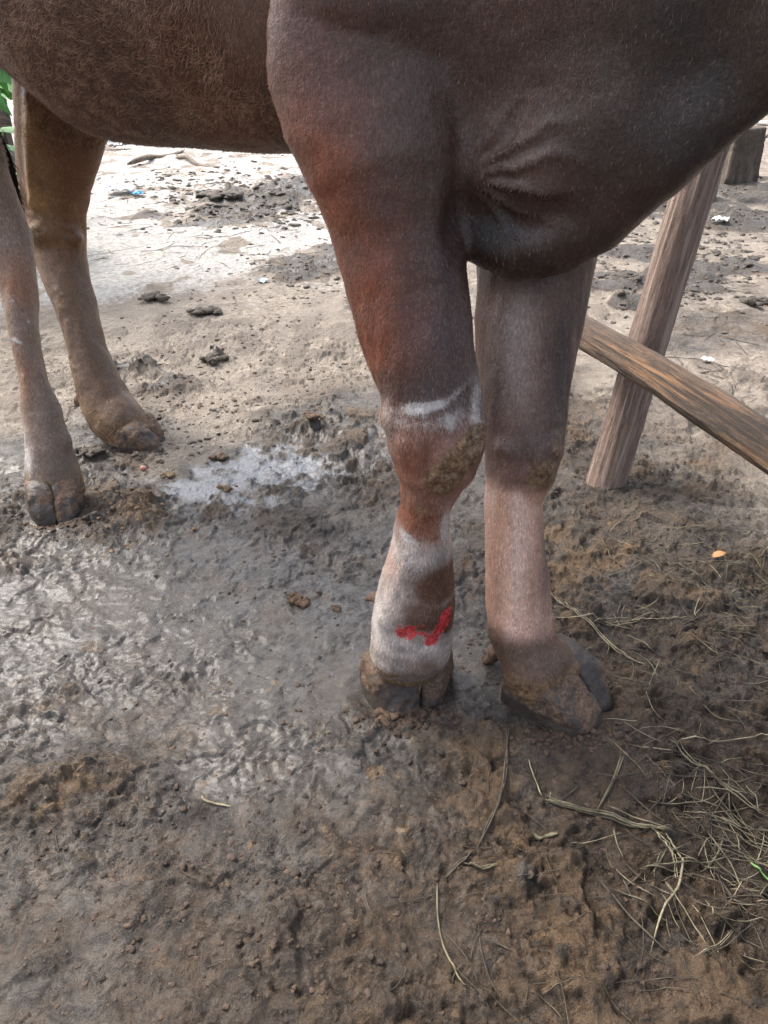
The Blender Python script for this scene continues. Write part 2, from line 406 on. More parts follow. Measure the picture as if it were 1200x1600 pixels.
    r = t.math('ADD', t.math('MULTIPLY_ADD', wet, -.68, .80), t.math('MULTIPLY', t.math('SUBTRACT', n2, .5), .35), clamp=True)
    bm = t.bump(t.math('ADD', t.math('MULTIPLY', n2, 2.2), n3), 1.0, .009)
    bm = t.bump(t.noise(co_, 620, 3, .7), .8, .0018, bm)
    A1 = t.attr('film', 'f')
    film = t.math('MULTIPLY', t.step(t.math('ADD', wet, t.math('MULTIPLY', t.math('SUBTRACT', n1, .5), 1.6)), .45, .95), t.math('MULTIPLY', t.math('ADD', A1, .12), .52))
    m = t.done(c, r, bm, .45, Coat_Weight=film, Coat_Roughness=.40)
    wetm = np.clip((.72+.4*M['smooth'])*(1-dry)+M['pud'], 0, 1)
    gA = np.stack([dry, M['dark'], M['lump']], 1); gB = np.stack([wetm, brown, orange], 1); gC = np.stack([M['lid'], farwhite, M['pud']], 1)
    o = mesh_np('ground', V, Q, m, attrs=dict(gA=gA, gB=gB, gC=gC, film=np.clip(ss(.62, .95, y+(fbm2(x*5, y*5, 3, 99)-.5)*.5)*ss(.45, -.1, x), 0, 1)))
    tag(o, 'trampled brown and grey mud of the cattle yard, paler and drier towards the back', 'ground', kind='structure')
    return o
build_ground()

# =================================================================== COW
def sec(px, py, Y, w, ratio=1.0, dr=None):
    p = P(px, py, Y); r = w/2*depth(p)/F
    return (p, r, dr if dr else r*ratio)
FWD = np.array([.74, -.67, 0]); LAT = np.array([.67, .74, 0])
def LR(rows, **kw):                     # rows: (py, left, right, Y, ratio)
    return Tube([sec((l+r)/2, y, Y, r-l+5, q) for y, l, r, Y, q in rows], **kw)
legA = LR([(-230, 480, 720, 1.06, .6), (-100, 450, 760, 1.03, .55), (0, 440, 765, 1.01, .52), (60, 421, 752, 1.01, .42), (120, 420, 742, 1.01, .46), (180, 440, 730, 1.005, .55), (245, 472, 726, 1.0, .66), (300, 498, 722, 1.0, .72), (350, 518, 722, 1.0, .76),
           (400, 532, 724, .995, .8), (450, 546, 727, .99, .84), (500, 560, 731, .98, .88), (550, 577, 739, .97, .9), (600, 595, 746, .96, .9), (640, 600, 751, .955, .9), (685, 609, 753, .95, .9),
           (720, 618, 742, .95, .92), (750, 627, 722, .95, 1), (790, 630, 701, .95, 1.1), (820, 622, 698, .95, 1.1), (860, 612, 704, .95, 1.), (900, 600, 708, .95, .9), (940, 592, 708, .95, .88),
           (980, 583, 704, .948, .88), (1012, 582, 698, .944, .85), (1034, 594, 688, .94, .75)], k=.012)
legB = LR([(150, 760, 960, 1.15, .6), (300, 752, 945, 1.13, .7), (400, 748, 929, 1.11, .8), (450, 748, 919, 1.10, .85), (500, 746, 909, 1.09, .88), (550, 747, 899, 1.08, .9), (600, 749, 889, 1.065, .9), (650, 756, 882, 1.05, .92),
           (700, 761, 877, 1.04, .95), (735, 763, 866, 1.03, .95), (775, 763, 843, 1.025, 1.05), (850, 763, 847, 1.01, 1.), (900, 763, 854, 1.0, .95), (950, 765, 859, .985, .95), (985, 764, 862, .97, .95), (1015, 778, 872, .955, .9), (1042, 788, 886, .94, .8), (1062, 798, 888, .93, .65)], k=.012)
legD = LR([(-60, 10, 215, 2.0, .7), (60, 18, 185, 2.03, .6), (150, 28, 172, 2.06, .55), (210, 29, 160, 2.09, .55), (270, 31, 143, 2.11, .6), (320, 38, 131, 2.12, .65), (355, 44, 132, 2.12, .7), (400, 56, 134, 2.10, .75),
           (450, 76, 141, 2.07, .85), (500, 96, 151, 2.04, 1.), (550, 112, 166, 2.01, 1.), (600, 121, 187, 1.98, .95), (630, 130, 203, 1.96, .9), (660, 147, 224, 1.93, .85), (685, 172, 240, 1.91, .8)], k=.012)
legC = LR([(-120, -330, -110, 1.72, .6), (50, -260, -60, 1.72, .55), (170, -170, -22, 1.73, .55), (260, -90, 10, 1.75, .55), (330, -48, 34, 1.76, .6), (370, -28, 48, 1.76, .7), (410, -14, 52, 1.74, .75), (450, 0, 56, 1.72, .85),
           (490, 10, 56, 1.70, 1.), (550, 25, 62, 1.67, 1.1), (600, 35, 72, 1.65, 1.1), (650, 38, 95, 1.63, .9), (700, 41, 108, 1.61, .85), (740, 42, 122, 1.60, .8), (768, 44, 128, 1.58, .7), (780, 52, 124, 1.575, .6)], k=.012)
LATt = tuple(LAT); UP = (0, 0, 1)
def body_sec(x, y, zb, zt, hw): return (np.array([x, y, (zb+zt)/2]), hw, (zt-zb)/2)
torso = Tube([body_sec(.14, 1.10, .80, 1.38, .15), body_sec(.02, 1.22, .80, 1.42, .20), body_sec(-.18, 1.39, .785, 1.41, .245), body_sec(-.45, 1.62, .775, 1.40, .26),
              body_sec(-.66, 1.80, .875, 1.41, .22), body_sec(-.84, 1.95, 1.03, 1.42, .17), body_sec(-.97, 2.06, 1.05, 1.38, .13)], U=LATt, k=.05)
neck = Tube([(np.array([.14, 1.10, 1.04]), .155, .26), (np.array([.26, .98, 1.09]), .125, .24), (np.array([.42, .83, 1.17]), .10, .19), (np.array([.60, .68, 1.22]), .10, .15)], U=LATt, k=.05)
head = Tube([(np.array([.64, .66, 1.27]), .10, .13), (np.array([.76, .56, 1.18]), .075, .10), (np.array([.88, .46, 1.05]), .055, .065)], U=LATt, k=.04)
ear1 = Tube([(np.array([.64, .66, 1.31])-LAT*.09, .03, .02), (np.array([.62, .68, 1.29])-LAT*.20, .035, .012), (np.array([.61, .69, 1.27])-LAT*.26, .012, .008)], U=UP, k=.02)
ear2 = Tube([(np.array([.64, .66, 1.31])+LAT*.09, .03, .02), (np.array([.62, .68, 1.29])+LAT*.20, .035, .012), (np.array([.61, .69, 1.27])+LAT*.26, .012, .008)], U=UP, k=.02)
brisket = Tube([sec(768, 352, 1.04, 92, 1., .05), sec(820, 368, 1.02, 128, 1., .055), sec(880, 358, 1.00, 120, 1., .055), sec(940, 320, .97, 135, 1., .05)], U=tuple(ray(600, 350)), k=.02)
brisket = Tube([(P(768, 362, 1.04), .060, .042), (P(815, 370, 1.02), .065, .051), (P(870, 362, 1.0), .06, .050), (P(925, 335, .98), .05, .048), (P(1000, 258, .94), .04, .048), (P(1085, 182, .9), .035, .046), (P(1170, 98, .87), .03, .05), (P(1260, 10, .82), .03, .05)],
               U=tuple(LAT), k=.03)
chest = Tube([(P(800, 250, 1.07), .12, .09), (P(880, 250, 1.02), .11, .09), (P(960, 170, 1.0), .11, .11)], U=LATt, k=.04)
thC = Tube([(np.array([-.84, 1.79, 1.15]), .10, .15), (np.array([-.99, 1.80, 1.0]), .07, .11)], U=LATt, k=.05)
thD = Tube([(np.array([-.80, 2.03, 1.14]), .10, .13), (np.array([-.78, 2.05, 1.0]), .07, .10)], U=LATt, k=.05)
# smaller landmarks: carpus, accessory bulges, point of elbow, fetlock ridge
lm = [Tube([sec(8, 372, 1.78, 34, 1.)], k=.02), Tube([sec(50, 690, 1.61, 26, .8), sec(100, 690, 1.61, 26, .8)], k=.015), Tube([sec(118, 372, 2.08, 26, .8)], k=.015), Tube([sec(172, 628, 1.945, 30, .8)], k=.015),
      Tube([sec(640, 690, .915, 34, .7)], k=.014), Tube([sec(790, 700, 1.0, 36, .7)], k=.014), Tube([sec(780, 985, .965, 26, .8), sec(846, 990, .955, 24, .8)], k=.014), Tube([sec(800, 780, .985, 22, 1.), sec(806, 960, .955, 24, 1.)], k=.01), Tube([sec(52, 110, 1.98, 22, 1.), sec(48, 230, 2.04, 16, 1.), sec(50, 320, 2.06, 16, 1)], k=.02), Tube([sec(44, 352, 2.12, 26, 1.)], k=.015), Tube([sec(612, 655, .935, 30, 1.), sec(735, 650, .935, 26, 1.)], k=.02), Tube([sec(700, 700, .925, 80, .7), sec(690, 745, .925, 58, .7)], k=.02), Tube([sec(640, 560, .955, 45, .8), sec(620, 420, .965, 70, .6)], k=.03),
      Tube([sec(840, 700, 1.0, 60, .7), sec(825, 742, 1.0, 44, .7)], k=.015), 
      Tube([sec(868, 1020, .965, 40, .8), sec(890, 1048, .95, 34, .8)], k=.02), Tube([sec(70, 365, 2.08, 60, .6)], k=.02),
      Tube([sec(640, 960, .915, 70, .5)], k=.03)]
carve = [Tube([sec(678, 800, .905, 6, 1.), sec(668, 700, .895, 3, 1.)], k=.01), Tube([sec(838, 960, .945, 6, 1.), sec(830, 790, .975, 6, 1.)], k=.014), Tube([sec(86, 735, 1.545, 4, 3), sec(89, 800, 1.49, 8, 3)], k=.010), Tube([sec(200, 640, 1.90, 5, 2), sec(232, 680, 1.86, 8, 2)], k=.01), Tube([(P(722, 340, .93), .010, .03), (P(728, 368, .95), .014, .03)], U=(1, 0, 0), k=.02),
         Tube([sec(733, 270, .925, 16, 1.2), sec(780, 210, .915, 14, 1.2), sec(850, 140, .885, 6, 1.2)], k=.03),
         Tube([sec(728, 356, .96, 50, .8), sec(800, 350, .95, 26, .8), sec(868, 338, .93, 8, .8)], k=.032),
         Tube([sec(655, 500, .90, 10, 1.2), sec(650, 330, .91, 12, 1.2)], k=.03)]
xs = axis([(-1.2, -.16, .007), (-.16, .5, .0042), (.5, 1.0, .012)])
ys = axis([(.35, .82, .01), (.82, 1.25, .0042), (1.25, 2.3, .0075)])
zs = axis([(.01, .98, .0045), (.98, 1.46, .012)])
Fd = field([torso, neck, head, ear1, ear2, chest, brisket, thC, thD, legA, legB, legC, legD]+lm, xs, ys, zs, carve)
Vb, Qb = nets(Fd, xs, ys, zs); del Fd
Vb = relax(Vb, Qb, 2, .5)
Nb = normals(Vb, Qb)

# --- masks on the hide, laid at points of the animal
def blob(V, items, warp):
    m = np.zeros(len(V))
    for px, py, Y, rx, rz, a in items:
        c = P(px, py, Y); d = ((V[:, 0]-c[0])/rx)**2+((V[:, 1]-c[1])/(max(rx, .05)*1.6))**2+((V[:, 2]-c[2])/rz)**2
        m = np.maximum(m, a*np.exp(-d+warp))
    return np.clip(m, 0, 1)
def stroke(V, pts, Y, r, a, warp):
    m = np.zeros(len(V))
    for (x0, y0), (x1, y1) in zip(pts[:-1], pts[1:]):
        p0 = P(x0, y0, Y); p1 = P(x1, y1, Y); d = p1-p0
        t = np.clip(((V-p0)@d)/d.dot(d), 0, 1); q = V-(p0+t[:, None]*d); q[:, 1] *= .25
        m = np.maximum(m, a*np.exp(-(q**2).sum(1)/r**2+warp))
    return m
def cow_masks(V, N):
    w = (fbm3(V*22, 4, 5)-.5)*1.8; n = fbm3(V*9, 4, 15); nf = fbm3(V*60, 3, 25)
    n = n[:, None]
    dkbr = np.array([.084, .043, .031]); blk = np.array([.022, .017, .016]); red = np.array([.230, .068, .032]); gry = np.array([.085, .075, .072])
    tan = np.array([.30, .155, .070]); pnk = np.array([.64, .385, .285]); wht = np.array([.62, .56, .51])
    x, y, z = V.T
    col = dkbr*(.8+.5*n)
    def lay(m, c): 
        nonlocal col
        m = np.clip(m, 0, 1)[:, None]; col = col*(1-m)+c*m
    hind = ss(-.45, -.62, x)
    flank = ss(.05, -.12, x+y*.0)*ss(-.05, .05, 1.25-y+1.0) 
    lay(ss(-.02, -.25, x)*.75, np.array([.105, .048, .029]))
    lay(ss(-.02, -.12, x)*blob(V, [(390, 120, 1.3, .10, .2, 1), (150, 30, 1.6, .12, .15, .8)], w), np.array([.180, .080, .042]))
    lay(blob(V, [(60, 20, 1.7, .12, .12, .8)], w), np.array([.17, .11, .085]))
    # near foreleg
    fa = ss(.14, .11, x)*ss(1.12, 1.05, y)
    lay(fa*blob(V, [(520, 330, .95, .055, .16, .9), (580, 480, .95, .05, .13, .9), (490, 190, .97, .05, .08, .6), (640, 530, .9, .06, .09, .5)], w), red)
    lay(fa*blob(V, [(690, 540, .95, .035, .09, .8), (700, 400, .95, .03, .12, .6)], w), np.array([.075, .055, .058]))  # bluish gloss down the limb, painted into the coat colour
    lay(fa*blob(V, [(620, 250, .92, .06, .10, .5), (570, 60, .92, .09, .08, .5)], w), np.array([.095, .058, .045]))
    lay(blob(V, [(790, 170, .93, .04, .05, .5), (820, 260, .95, .06, .05, .6), (960, 180, .9, .07, .05, .5)], w), np.array([.135, .080, .060]))
    lay(fa*blob(V, [(660, 605, .93, .05, .030, .95)], w*.5), np.array([.080, .050, .044]))
    lay(fa*ss(.545, .50, z)*ss(0, .3, z), np.array([.26, .130, .095])*(.65+.7*n))
    lay(fa*blob(V, [(640, 700, .93, .03, .045, .8), (650, 800, .93, .05, .035, .95), (625, 740, .93, .03, .04, .8)], w), np.array([.215, .080, .045]))
    lay(fa*ss(.355, .315, z+(n[:, 0]-.5)*.06), np.array([.46, .40, .36])*(.30+1.4*nf[:, None]))
    lay(fa*blob(V, [(605, 880, .93, .022, .03, .6)], w), pnk*.9)
    scab = fa*blob(V, [(684, 925, .90, .036, .036, 2.2), (664, 962, .90, .036, .026, 2.2), (702, 960, .92, .02, .03, 2)], w*.9); lay(np.clip(scab, 0, 1), np.array([.080, .038, .024])*(.4+1.2*n))
    lay(fa*blob(V, [(665, 960, .93, .01, .01, .1), (660, 1020, .93, .05, .02, .7)], w), np.array([.15, .085, .055]))
    lay(fa*blob(V, [(600, 1010, .93, .05, .012, .5), (640, 1035, .93, .05, .012, .9)], w), np.array([.13, .10, .085]))
    lay(fa*ss(.095, .070, z+(n[:, 0]-.5)*.03), np.array([.055, .040, .032]))
    # far foreleg
    fb = ss(.125, .14, x+.0*z)*ss(.68, .62, z)
    lay(fb*1.0, np.array([.16, .078, .056])*(.7+.6*n))
    lay(fb*blob(V, [(800, 560, 1.0, .035, .14, .95)], w*.5), np.array([.46, .34, .30]))
    lay(fb*blob(V, [(875, 600, 1.04, .028, .15, .95), (905, 450, 1.08, .03, .1, .8)], w*.4), np.array([.042, .036, .038]))
    lay(fb*blob(V, [(765, 640, 1.04, .025, .1, .8), (830, 690, 1.0, .06, .035, .7)], w), np.array([.095, .060, .050]))
    lay(fb*ss(.395, .355, z)*ss(.12, .16, z), pnk*.95*(.75+.5*n))
    lay(fb*ss(.395, .355, z)*blob(V, [(802, 860, .99, .016, .14, .9)], w*.4), np.array([.90, .64, .52]))  # highlight along the cannon bone painted into the hide colour
    lay(fb*blob(V, [(848, 880, 1.0, .018, .15, .9)], w*.4), np.array([.13, .095, .085]))
    lay(fb*ss(.16, .10, z+(n[:, 0]-.5)*.12), np.array([.14, .090, .062]))
    lay(fb*blob(V, [(820, 1060, .93, .04, .05, .5)], w), np.array([.22, .12, .08]))
    # hind legs
    hl = ss(-.48, -.54, x)*ss(.88, .84, z-(y-1.9)*.2)
    lay(hl, np.array([.165, .100, .058])*(.7+.6*n))
    far = hl*ss(1.84, 1.92, y+(.5-z)*.05)
    lay(far*ss(.42, .5, z), np.array([.155, .070, .030])*(.7+.6*n))
    lay(far*blob(V, [(48, 240, 2.0, .03, .18, .9), (110, 130, 2.0, .04, .04, .6)], w), np.array([.36, .215, .095]))
    lay(far*blob(V, [(120, 180, 2.0, .06, .12, .6)], w), np.array([.07, .035, .02]))
    lay(far*blob(V, [(50, 310, 2.05, .03, .05, .9)], w), np.array([.45, .27, .12]))
    near = hl*ss(1.86, 1.80, y)
    lay(near*.7, np.array([.24, .175, .135])*(.75+.6*n)*1.15)
    lay(near*blob(V, [(12, 440, 1.66, .035, .06, .9), (40, 600, 1.62, .02, .12, .5)], w), np.array([.30, .130, .060]))
    lay(near*blob(V, [(45, 720, 1.58, .018, .08, .9)], w), wht)
    lay(near*blob(V, [(105, 700, 1.58, .03, .08, .8), (75, 655, 1.58, .04, .04, .6)], w), np.array([.11, .080, .060]))
    lay(hl*ss(.12, .06, z), np.array([.13, .095, .075]))
    # pit under the brisket fold, its shade painted in as black; darker throat
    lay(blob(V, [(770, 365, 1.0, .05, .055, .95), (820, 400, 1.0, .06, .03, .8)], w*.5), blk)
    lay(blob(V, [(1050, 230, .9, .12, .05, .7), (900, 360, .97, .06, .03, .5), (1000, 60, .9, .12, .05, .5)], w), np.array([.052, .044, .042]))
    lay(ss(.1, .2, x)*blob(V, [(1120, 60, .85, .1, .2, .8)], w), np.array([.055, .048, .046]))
    white = np.maximum.reduce([fa*stroke(V, [(612, 652), (645, 641), (680, 634), (715, 620), (742, 600)], .90, .0065, 1., w*1.6+(nf-.5)*3), fa*stroke(V, [(615, 680), (660, 662), (720, 650)], .90, .02, .33, w*1.5+(nf-.5)*3), fa*blob(V, [(742, 630, .93, .010, .05, .8), (630, 655, .92, .022, .014, .6), (604, 660, .94, .010, .05, .6)], w*1.),
            fa*stroke(V, [(628, 835), (660, 857), (698, 850)], .92, .009, .8, w*1.4+(nf-.5)*2), fa*blob(V, [(695, 820, .93, .010, .05, .9), (640, 885, .91, .035, .035, .6), (590, 960, .93, .018, .07, .95), (610, 1000, .91, .028, .03, .55), (697, 880, .92, .010, .03, .8)], w*.6),
            fb*blob(V, [(766, 770, 1.03, .010, .06, .6), (800, 520, 1.0, .03, .10, .35)], w*.6), near*blob(V, [(46, 735, 1.56, .012, .05, .8)], w), hl*blob(V, [(28, 528, 1.66, .006, .006, 1.5), (36, 532, 1.66, .005, .003, 1.5), (38, 582, 1.64, .006, .004, 1.5), (42, 505, 1.66, .003, .003, 1.5), (66, 588, 1.62, .003, .006, 1.5), (118, 505, 2.02, .004, .004, 1.5), (20, 470, 1.68, .004, .004, 1.5), (98, 515, 2.02, .003, .003, 1.5)], 0)])
    white = white*np.where((z < .33) & (x < .13), .35+.6*fbm3(V*40, 4, 26), 1)*(1-.95*ss(.25, .6, scab))
    white = white*ss(.07, .10, z)
    mud = np.maximum.reduce([fa*stroke(V, [(748, 692), (720, 715), (688, 752)], .90, .022, 1.35, w*1.2), fa*blob(V, [(660, 780, .93, .02, .02, .6), (600, 1035, .93, .04, .012, .8)], w),
            fb*blob(V, [(845, 735, .99, .026, .028, 1.2), (865, 690, 1.0, .02, .03, .7)], w), ss(.115, .05, z+(n[:, 0]-.5)*.06)*.85*(.5+n[:, 0]), fb*ss(.15, .06, z)*.55*(.2+n[:, 0]), hl*ss(.16, .08, z)*.6*(.4+n[:, 0]), hl*blob(V, [(50, 350, 2.06, .03, .03, .8), (150, 640, 1.92, .05, .03, .7), (90, 470, 2.0, .02, .03, .7), (120, 560, 2., .02, .03, .7)], w)])
    wound = np.maximum.reduce([fa*blob(V, [(638, 978, .905, .018, .015, 1.35)], w*.8), fa*stroke(V, [(698, 962), (690, 980), (672, 998)], .905, .010, 1.05, w*.8), fa*stroke(V, [(650, 982), (672, 988)], .905, .008, .75, w*1.)])
    return np.clip(col, .004, .9), white, np.clip(mud, 0, 1), np.clip(wound, 0, 1)
colb, whiteb, mudb, woundb = cow_masks(Vb, Nb)
# skin folds between arm and chest, veins, ribs; caked mud stands proud
def ray_uv(V):
    return V
c0 = P(722, 292, .93); fx = Vb[:, 0]-c0[0]; fz = Vb[:, 2]-c0[2]
fr = np.hypot(fx, fz); ang = np.arctan2(fz, fx)+(fbm3(Vb*11, 3, 33)-.5)*.9
fold = ss(.015, .05, fr)*ss(.16, .04, fr)*ss(-.75, -.45, ang)*ss(1.3, .7, ang)*ss(.09, .12, Vb[:, 0]+.03)*ss(1.06, 1.0, Vb[:, 1])
disp = fold*(1-np.abs(np.sin(ang*10))**.6*1.6)*.0056
disp += -.0035*stroke(Vb, [(730, 268), (775, 212), (850, 142)], .905, .010, 1, 0)*ss(1.06, 1.0, Vb[:, 1])
leg_ = ss(.78, .6, Vb[:, 2])
disp += leg_*(fbm3(Vb*np.array([30, 30, 7.]), 3, 47)-.5)*.0115        # cords and hollows running down the limbs
disp += mudb*((fbm3(Vb*90, 4, 44)-.35)*.018+.002)*(.2+.8*ss(.13, .2, Vb[:, 2])) + (fbm3(Vb*12, 3, 45)-.5)*.006*ss(1.1, 1.0, Vb[:, 2]) + (fbm3(Vb*45, 3, 46)-.5)*.0015
disp -= woundb*.0015
vein = stroke(Vb, [(655, 270), (660, 400), (650, 520)], .92, .010, 1, 0)*.0
Vb = Vb+Nb*disp[:, None]
Nb = normals(Vb, Qb)

t = NT('cow_hide'); oc = t.coord()
C = t.attr('coat'); M = t.attr('marks', 1)
n1 = t.noise(t.mapping(oc, (1, 1, .28)), 330, 4, .65); n2 = t.noise(oc, 38, 6, .72); n3 = t.noise(oc, 150, 4, .7)
c = t.mix(t.math('MULTIPLY', t.step(n2, .40, .62), .38), C, t.mix(1.0, C, (.55, .50, .48), 'MULTIPLY'))
c = t.mix(t.step(n1, .50, .68), c, t.mix(1.0, c, (1.65, 1.6, 1.6), 'MULTIPLY')); c = t.mix(t.math('MULTIPLY', t.step(n1, .46, .32), .6), c, t.mix(1.0, c, (.45, .42, .42), 'MULTIPLY')); c = t.mix(t.math('MULTIPLY', t.step(t.noise(oc, 420, 2, .5), .72, .80), .4), c, (.30, .25, .21))
wf = t.step(t.math('ADD', M[0], t.math('MULTIPLY', t.math('SUBTRACT', n3, .5), 1.1)), .3, .85)
c = t.mix(t.math('MULTIPLY', wf, .78), c, t.mix(n1, (.45, .41, .38), (.80, .77, .73)))
mf = t.step(t.math('ADD', M[1], t.math('MULTIPLY', t.math('SUBTRACT', n3, .5), .9)), .38, .62)
c = t.mix(t.math('MULTIPLY', mf, .92), c, t.mix(t.step(n3, .3, .7), (.055, .030, .016), (.30, .185, .095)))
rf = t.step(t.math('ADD', M[2], t.math('ADD', t.math('MULTIPLY', t.math('SUBTRACT', n3, .5), 1.5), t.math('MULTIPLY', t.math('SUBTRACT', n2, .5), 2.2))), .38, .66); rf = t.math('MULTIPLY', rf, t.step(M[2], .04, .15))
c = t.mix(t.math('MULTIPLY', rf, .93), c, t.mix(t.step(n3, .35, .65), (.30, .008, .010), (.80, .070, .085)))
r = t.math('ADD', t.math('SUBTRACT', t.math('MULTIPLY', mf, .35), t.math('MULTIPLY', rf, .15)), t.math('MULTIPLY_ADD', n2, .22, .27), clamp=True)
bm = t.bump(n1, .5, .0022); bm = t.bump(n3, .4, .0022, bm); bm = t.bump(t.noise(oc, 24, 5, .7), .5, .008, bm)
hide = t.done(c, r, bm, .5, Coat_Weight=t.math('MULTIPLY_ADD', mf, -.12, .14), Coat_Roughness=.38)
cow = empty('cow', (-.35, 1.5, 0))
tag(cow, 'dark brown cow standing on mud with a red raw wound above its near front hoof', 'cow')
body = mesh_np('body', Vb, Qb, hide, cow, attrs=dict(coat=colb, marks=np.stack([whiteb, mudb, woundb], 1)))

# --- coat hair
def make_hair(n_tot):
    A = Vb[Qb]; fn = np.cross(A[:, 2]-A[:, 0], A[:, 3]-A[:, 1])/2; ar = np.linalg.norm(fn, axis=1); cen = A.mean(1)
    fm = mudb[Qb].mean(1); fw = woundb[Qb].mean(1)
    tocam = np.array([0, 0, H])-cen; dist = np.linalg.norm(tocam, axis=1)
    w = ar*ss(1.15, 1.05, cen[:, 2])/dist**2*np.where(cen[:, 2] < .03, 0, 1)
    facing = (fn*tocam).sum(1)/np.maximum(ar*dist, 1e-9)
    w = w*np.where(facing > -.5, 1, .15)
    w = w*(1-.9*ss(.3, .6, fm))*(1-ss(.2, .5, fw)*.95)
    w = w*np.where(cen[:, 0] > .6, 0, 1)
    flank = ss(.02, -.08, cen[:, 0]+(1.25-cen[:, 1])*.0)*ss(1.12, 1.2, cen[:, 1])*ss(.7, .75, cen[:, 2])*ss(-.95, -.8, cen[:, 0])
    w = w*(1+flank*1.2)*(1-.55*ss(.62, .78, cen[:, 2])*(1-flank))
    p = w/w.sum(); f = RNG.choice(len(Qb), n_tot, p=p)
    a, b = RNG.random((2, n_tot, 1)); q = A[f]
    pos = (q[:, 0]*(1-a)+q[:, 1]*a)*(1-b)+(q[:, 3]*(1-a)+q[:, 2]*a)*b
    n = fn[f]/ar[f][:, None]; fl = flank[f][:, None]
    base = np.tile(np.array([0, 0, -1.]), (n_tot, 1))*(1-.55*fl) + (-FWD)*(.25+.75*fl)
    nz = np.stack([fbm3(pos*7, 3, 70+i)-.5 for i in range(3)], 1)*(1.2+1.6*fl)
    base = base+nz+RNG.normal(0, .16, (n_tot, 3))+RNG.normal(0, .13, (n_tot, 3))*fl
    tg = base-n*(base*n).sum(1, keepdims=True); tg /= np.maximum(np.linalg.norm(tg, axis=1, keepdims=True), 1e-6)
    L = (.0042+.003*RNG.random((n_tot, 1)))*(1+2.2*fl*RNG.random((n_tot, 1))); lift = .09+.12*RNG.random((n_tot, 1))+.14*fl
    sd = np.cross(tg, n); bend = RNG.normal(0, .18, (n_tot, 1))*L*(1+1.0*fl)
    wd = (.00020+.00014*RNG.random((n_tot, 1)))*(1+1.1*fl)
    p0 = pos-n*.0006; p1 = pos+tg*L*.55+n*L*lift*.8+sd*bend*.5; p2 = pos+tg*L+n*L*lift*.9+sd*bend*1.6
    V = np.stack([p0-sd*wd, p0+sd*wd, p1+sd*wd*.85, p1-sd*wd*.85, p2], 1).reshape(-1, 3)
    i0 = np.arange(n_tot)*5
    q4 = np.stack([i0, i0+1, i0+2, i0+3], 1); q3 = np.stack([i0+3, i0+2, i0+4], 1)
    cc = colb[Qb[f, 0]]; wh = whiteb[Qb[f, 0]][:, None]
    cc = cc*(1-.7*wh)+np.array([.66, .62, .58])*.7*wh
    leg = ss(.75, .65, pos[:, 2])[:, None]; sg = .20+.05*leg+.18*fl; br = np.exp(RNG.normal(.05, 1, (n_tot, 1))*sg); cr = cc*br
    pale = (RNG.random((n_tot, 1)) < (.03+.07*leg+fl*(.05+.6*ss(.50, .64, fbm3(pos*np.array([60, 60, 110.]), 3, 88))[:, None]))); cr = np.where(pale, cr*.55+np.array([.24, .155, .10])*.95, cr)
    ct = cr*1.35+np.array([.012, .009, .007])
    Cc = np.stack([cr*.8, cr*.8, cr, cr, ct], 1).reshape(-1, 3)
    t = NT('cow_hair'); h = t.done(t.attr('coat'), .42, None, .5)
    return mesh_np('coat', V, [q4, q3], h, cow, attrs=dict(coat=np.clip(Cc, 0, .9)))
make_hair(330000)

# --- hooves
def claw_mat():
    t = NT('hoof_horn'); oc = t.coord(); M = t.attr('mud', 'f')
    n2 = t.noise(oc, 60, 5, .7); n3 = t.noise(oc, 220, 4, .75); rings = t.noise(t.mapping(oc, (20, 20, 190)), 1.5, 3, .6)
    horn = t.mix(rings, (.020, .016, .014), (.085, .062, .050))
    f = t.step(t.math('ADD', M, t.math('MULTIPLY', t.math('SUBTRACT', n2, .5), 1.5)), .32, .62)
    c = t.mix(t.math('MULTIPLY', f, .9), horn, t.mix(t.step(n3, .3, .7), (.055, .034, .022), (.230, .140, .085)))
    return t.done(c, t.math('MULTIPLY_ADD', f, .3, .38), t.bump(t.math('ADD', n3, t.math('MULTIPLY', n2, 1.5)), .6, .003), .5)
HORN = claw_mat()
def small(name, prims, step, carve=(), mat=None, mudlevel=.5, floor=-.012, amp=.005, sd=1, kind=None):
    pts = np.array([s[0] for t in prims for s in t.s]); r = max(max(s[1], s[2]) for t in prims for s in t.s)+.015
    lo = pts.min(0)-r; hi = pts.max(0)+r; lo[2] = max(lo[2], floor-.002)
    ax = [axis([(lo[i], hi[i], step)]) for i in range(3)]
    Fs = field(prims, *ax, carve)
    if floor is not None:
        Fs = np.maximum(Fs, (floor-ax[2])[None, None, :].astype(np.float32))
    V, Q = nets(Fs, *ax); V = relax(V, Q, 2, .5); N = normals(V, Q)
    m = np.clip(mudlevel+(fbm3(V*28, 3, 60+sd)-.5)*1.2-ss(.022, .006, V[:, 2])*.55, 0, 1)
    V = V+N*((fbm3(V*70, 4, 61+sd)-.4)*amp*(.5+1.6*m)+(fbm3(V*26, 3, 64+sd)-.5)*amp*1.6)[:, None]
    return mesh_np(name, V, Q, mat or HORN, cow, attrs=dict(mud=m))
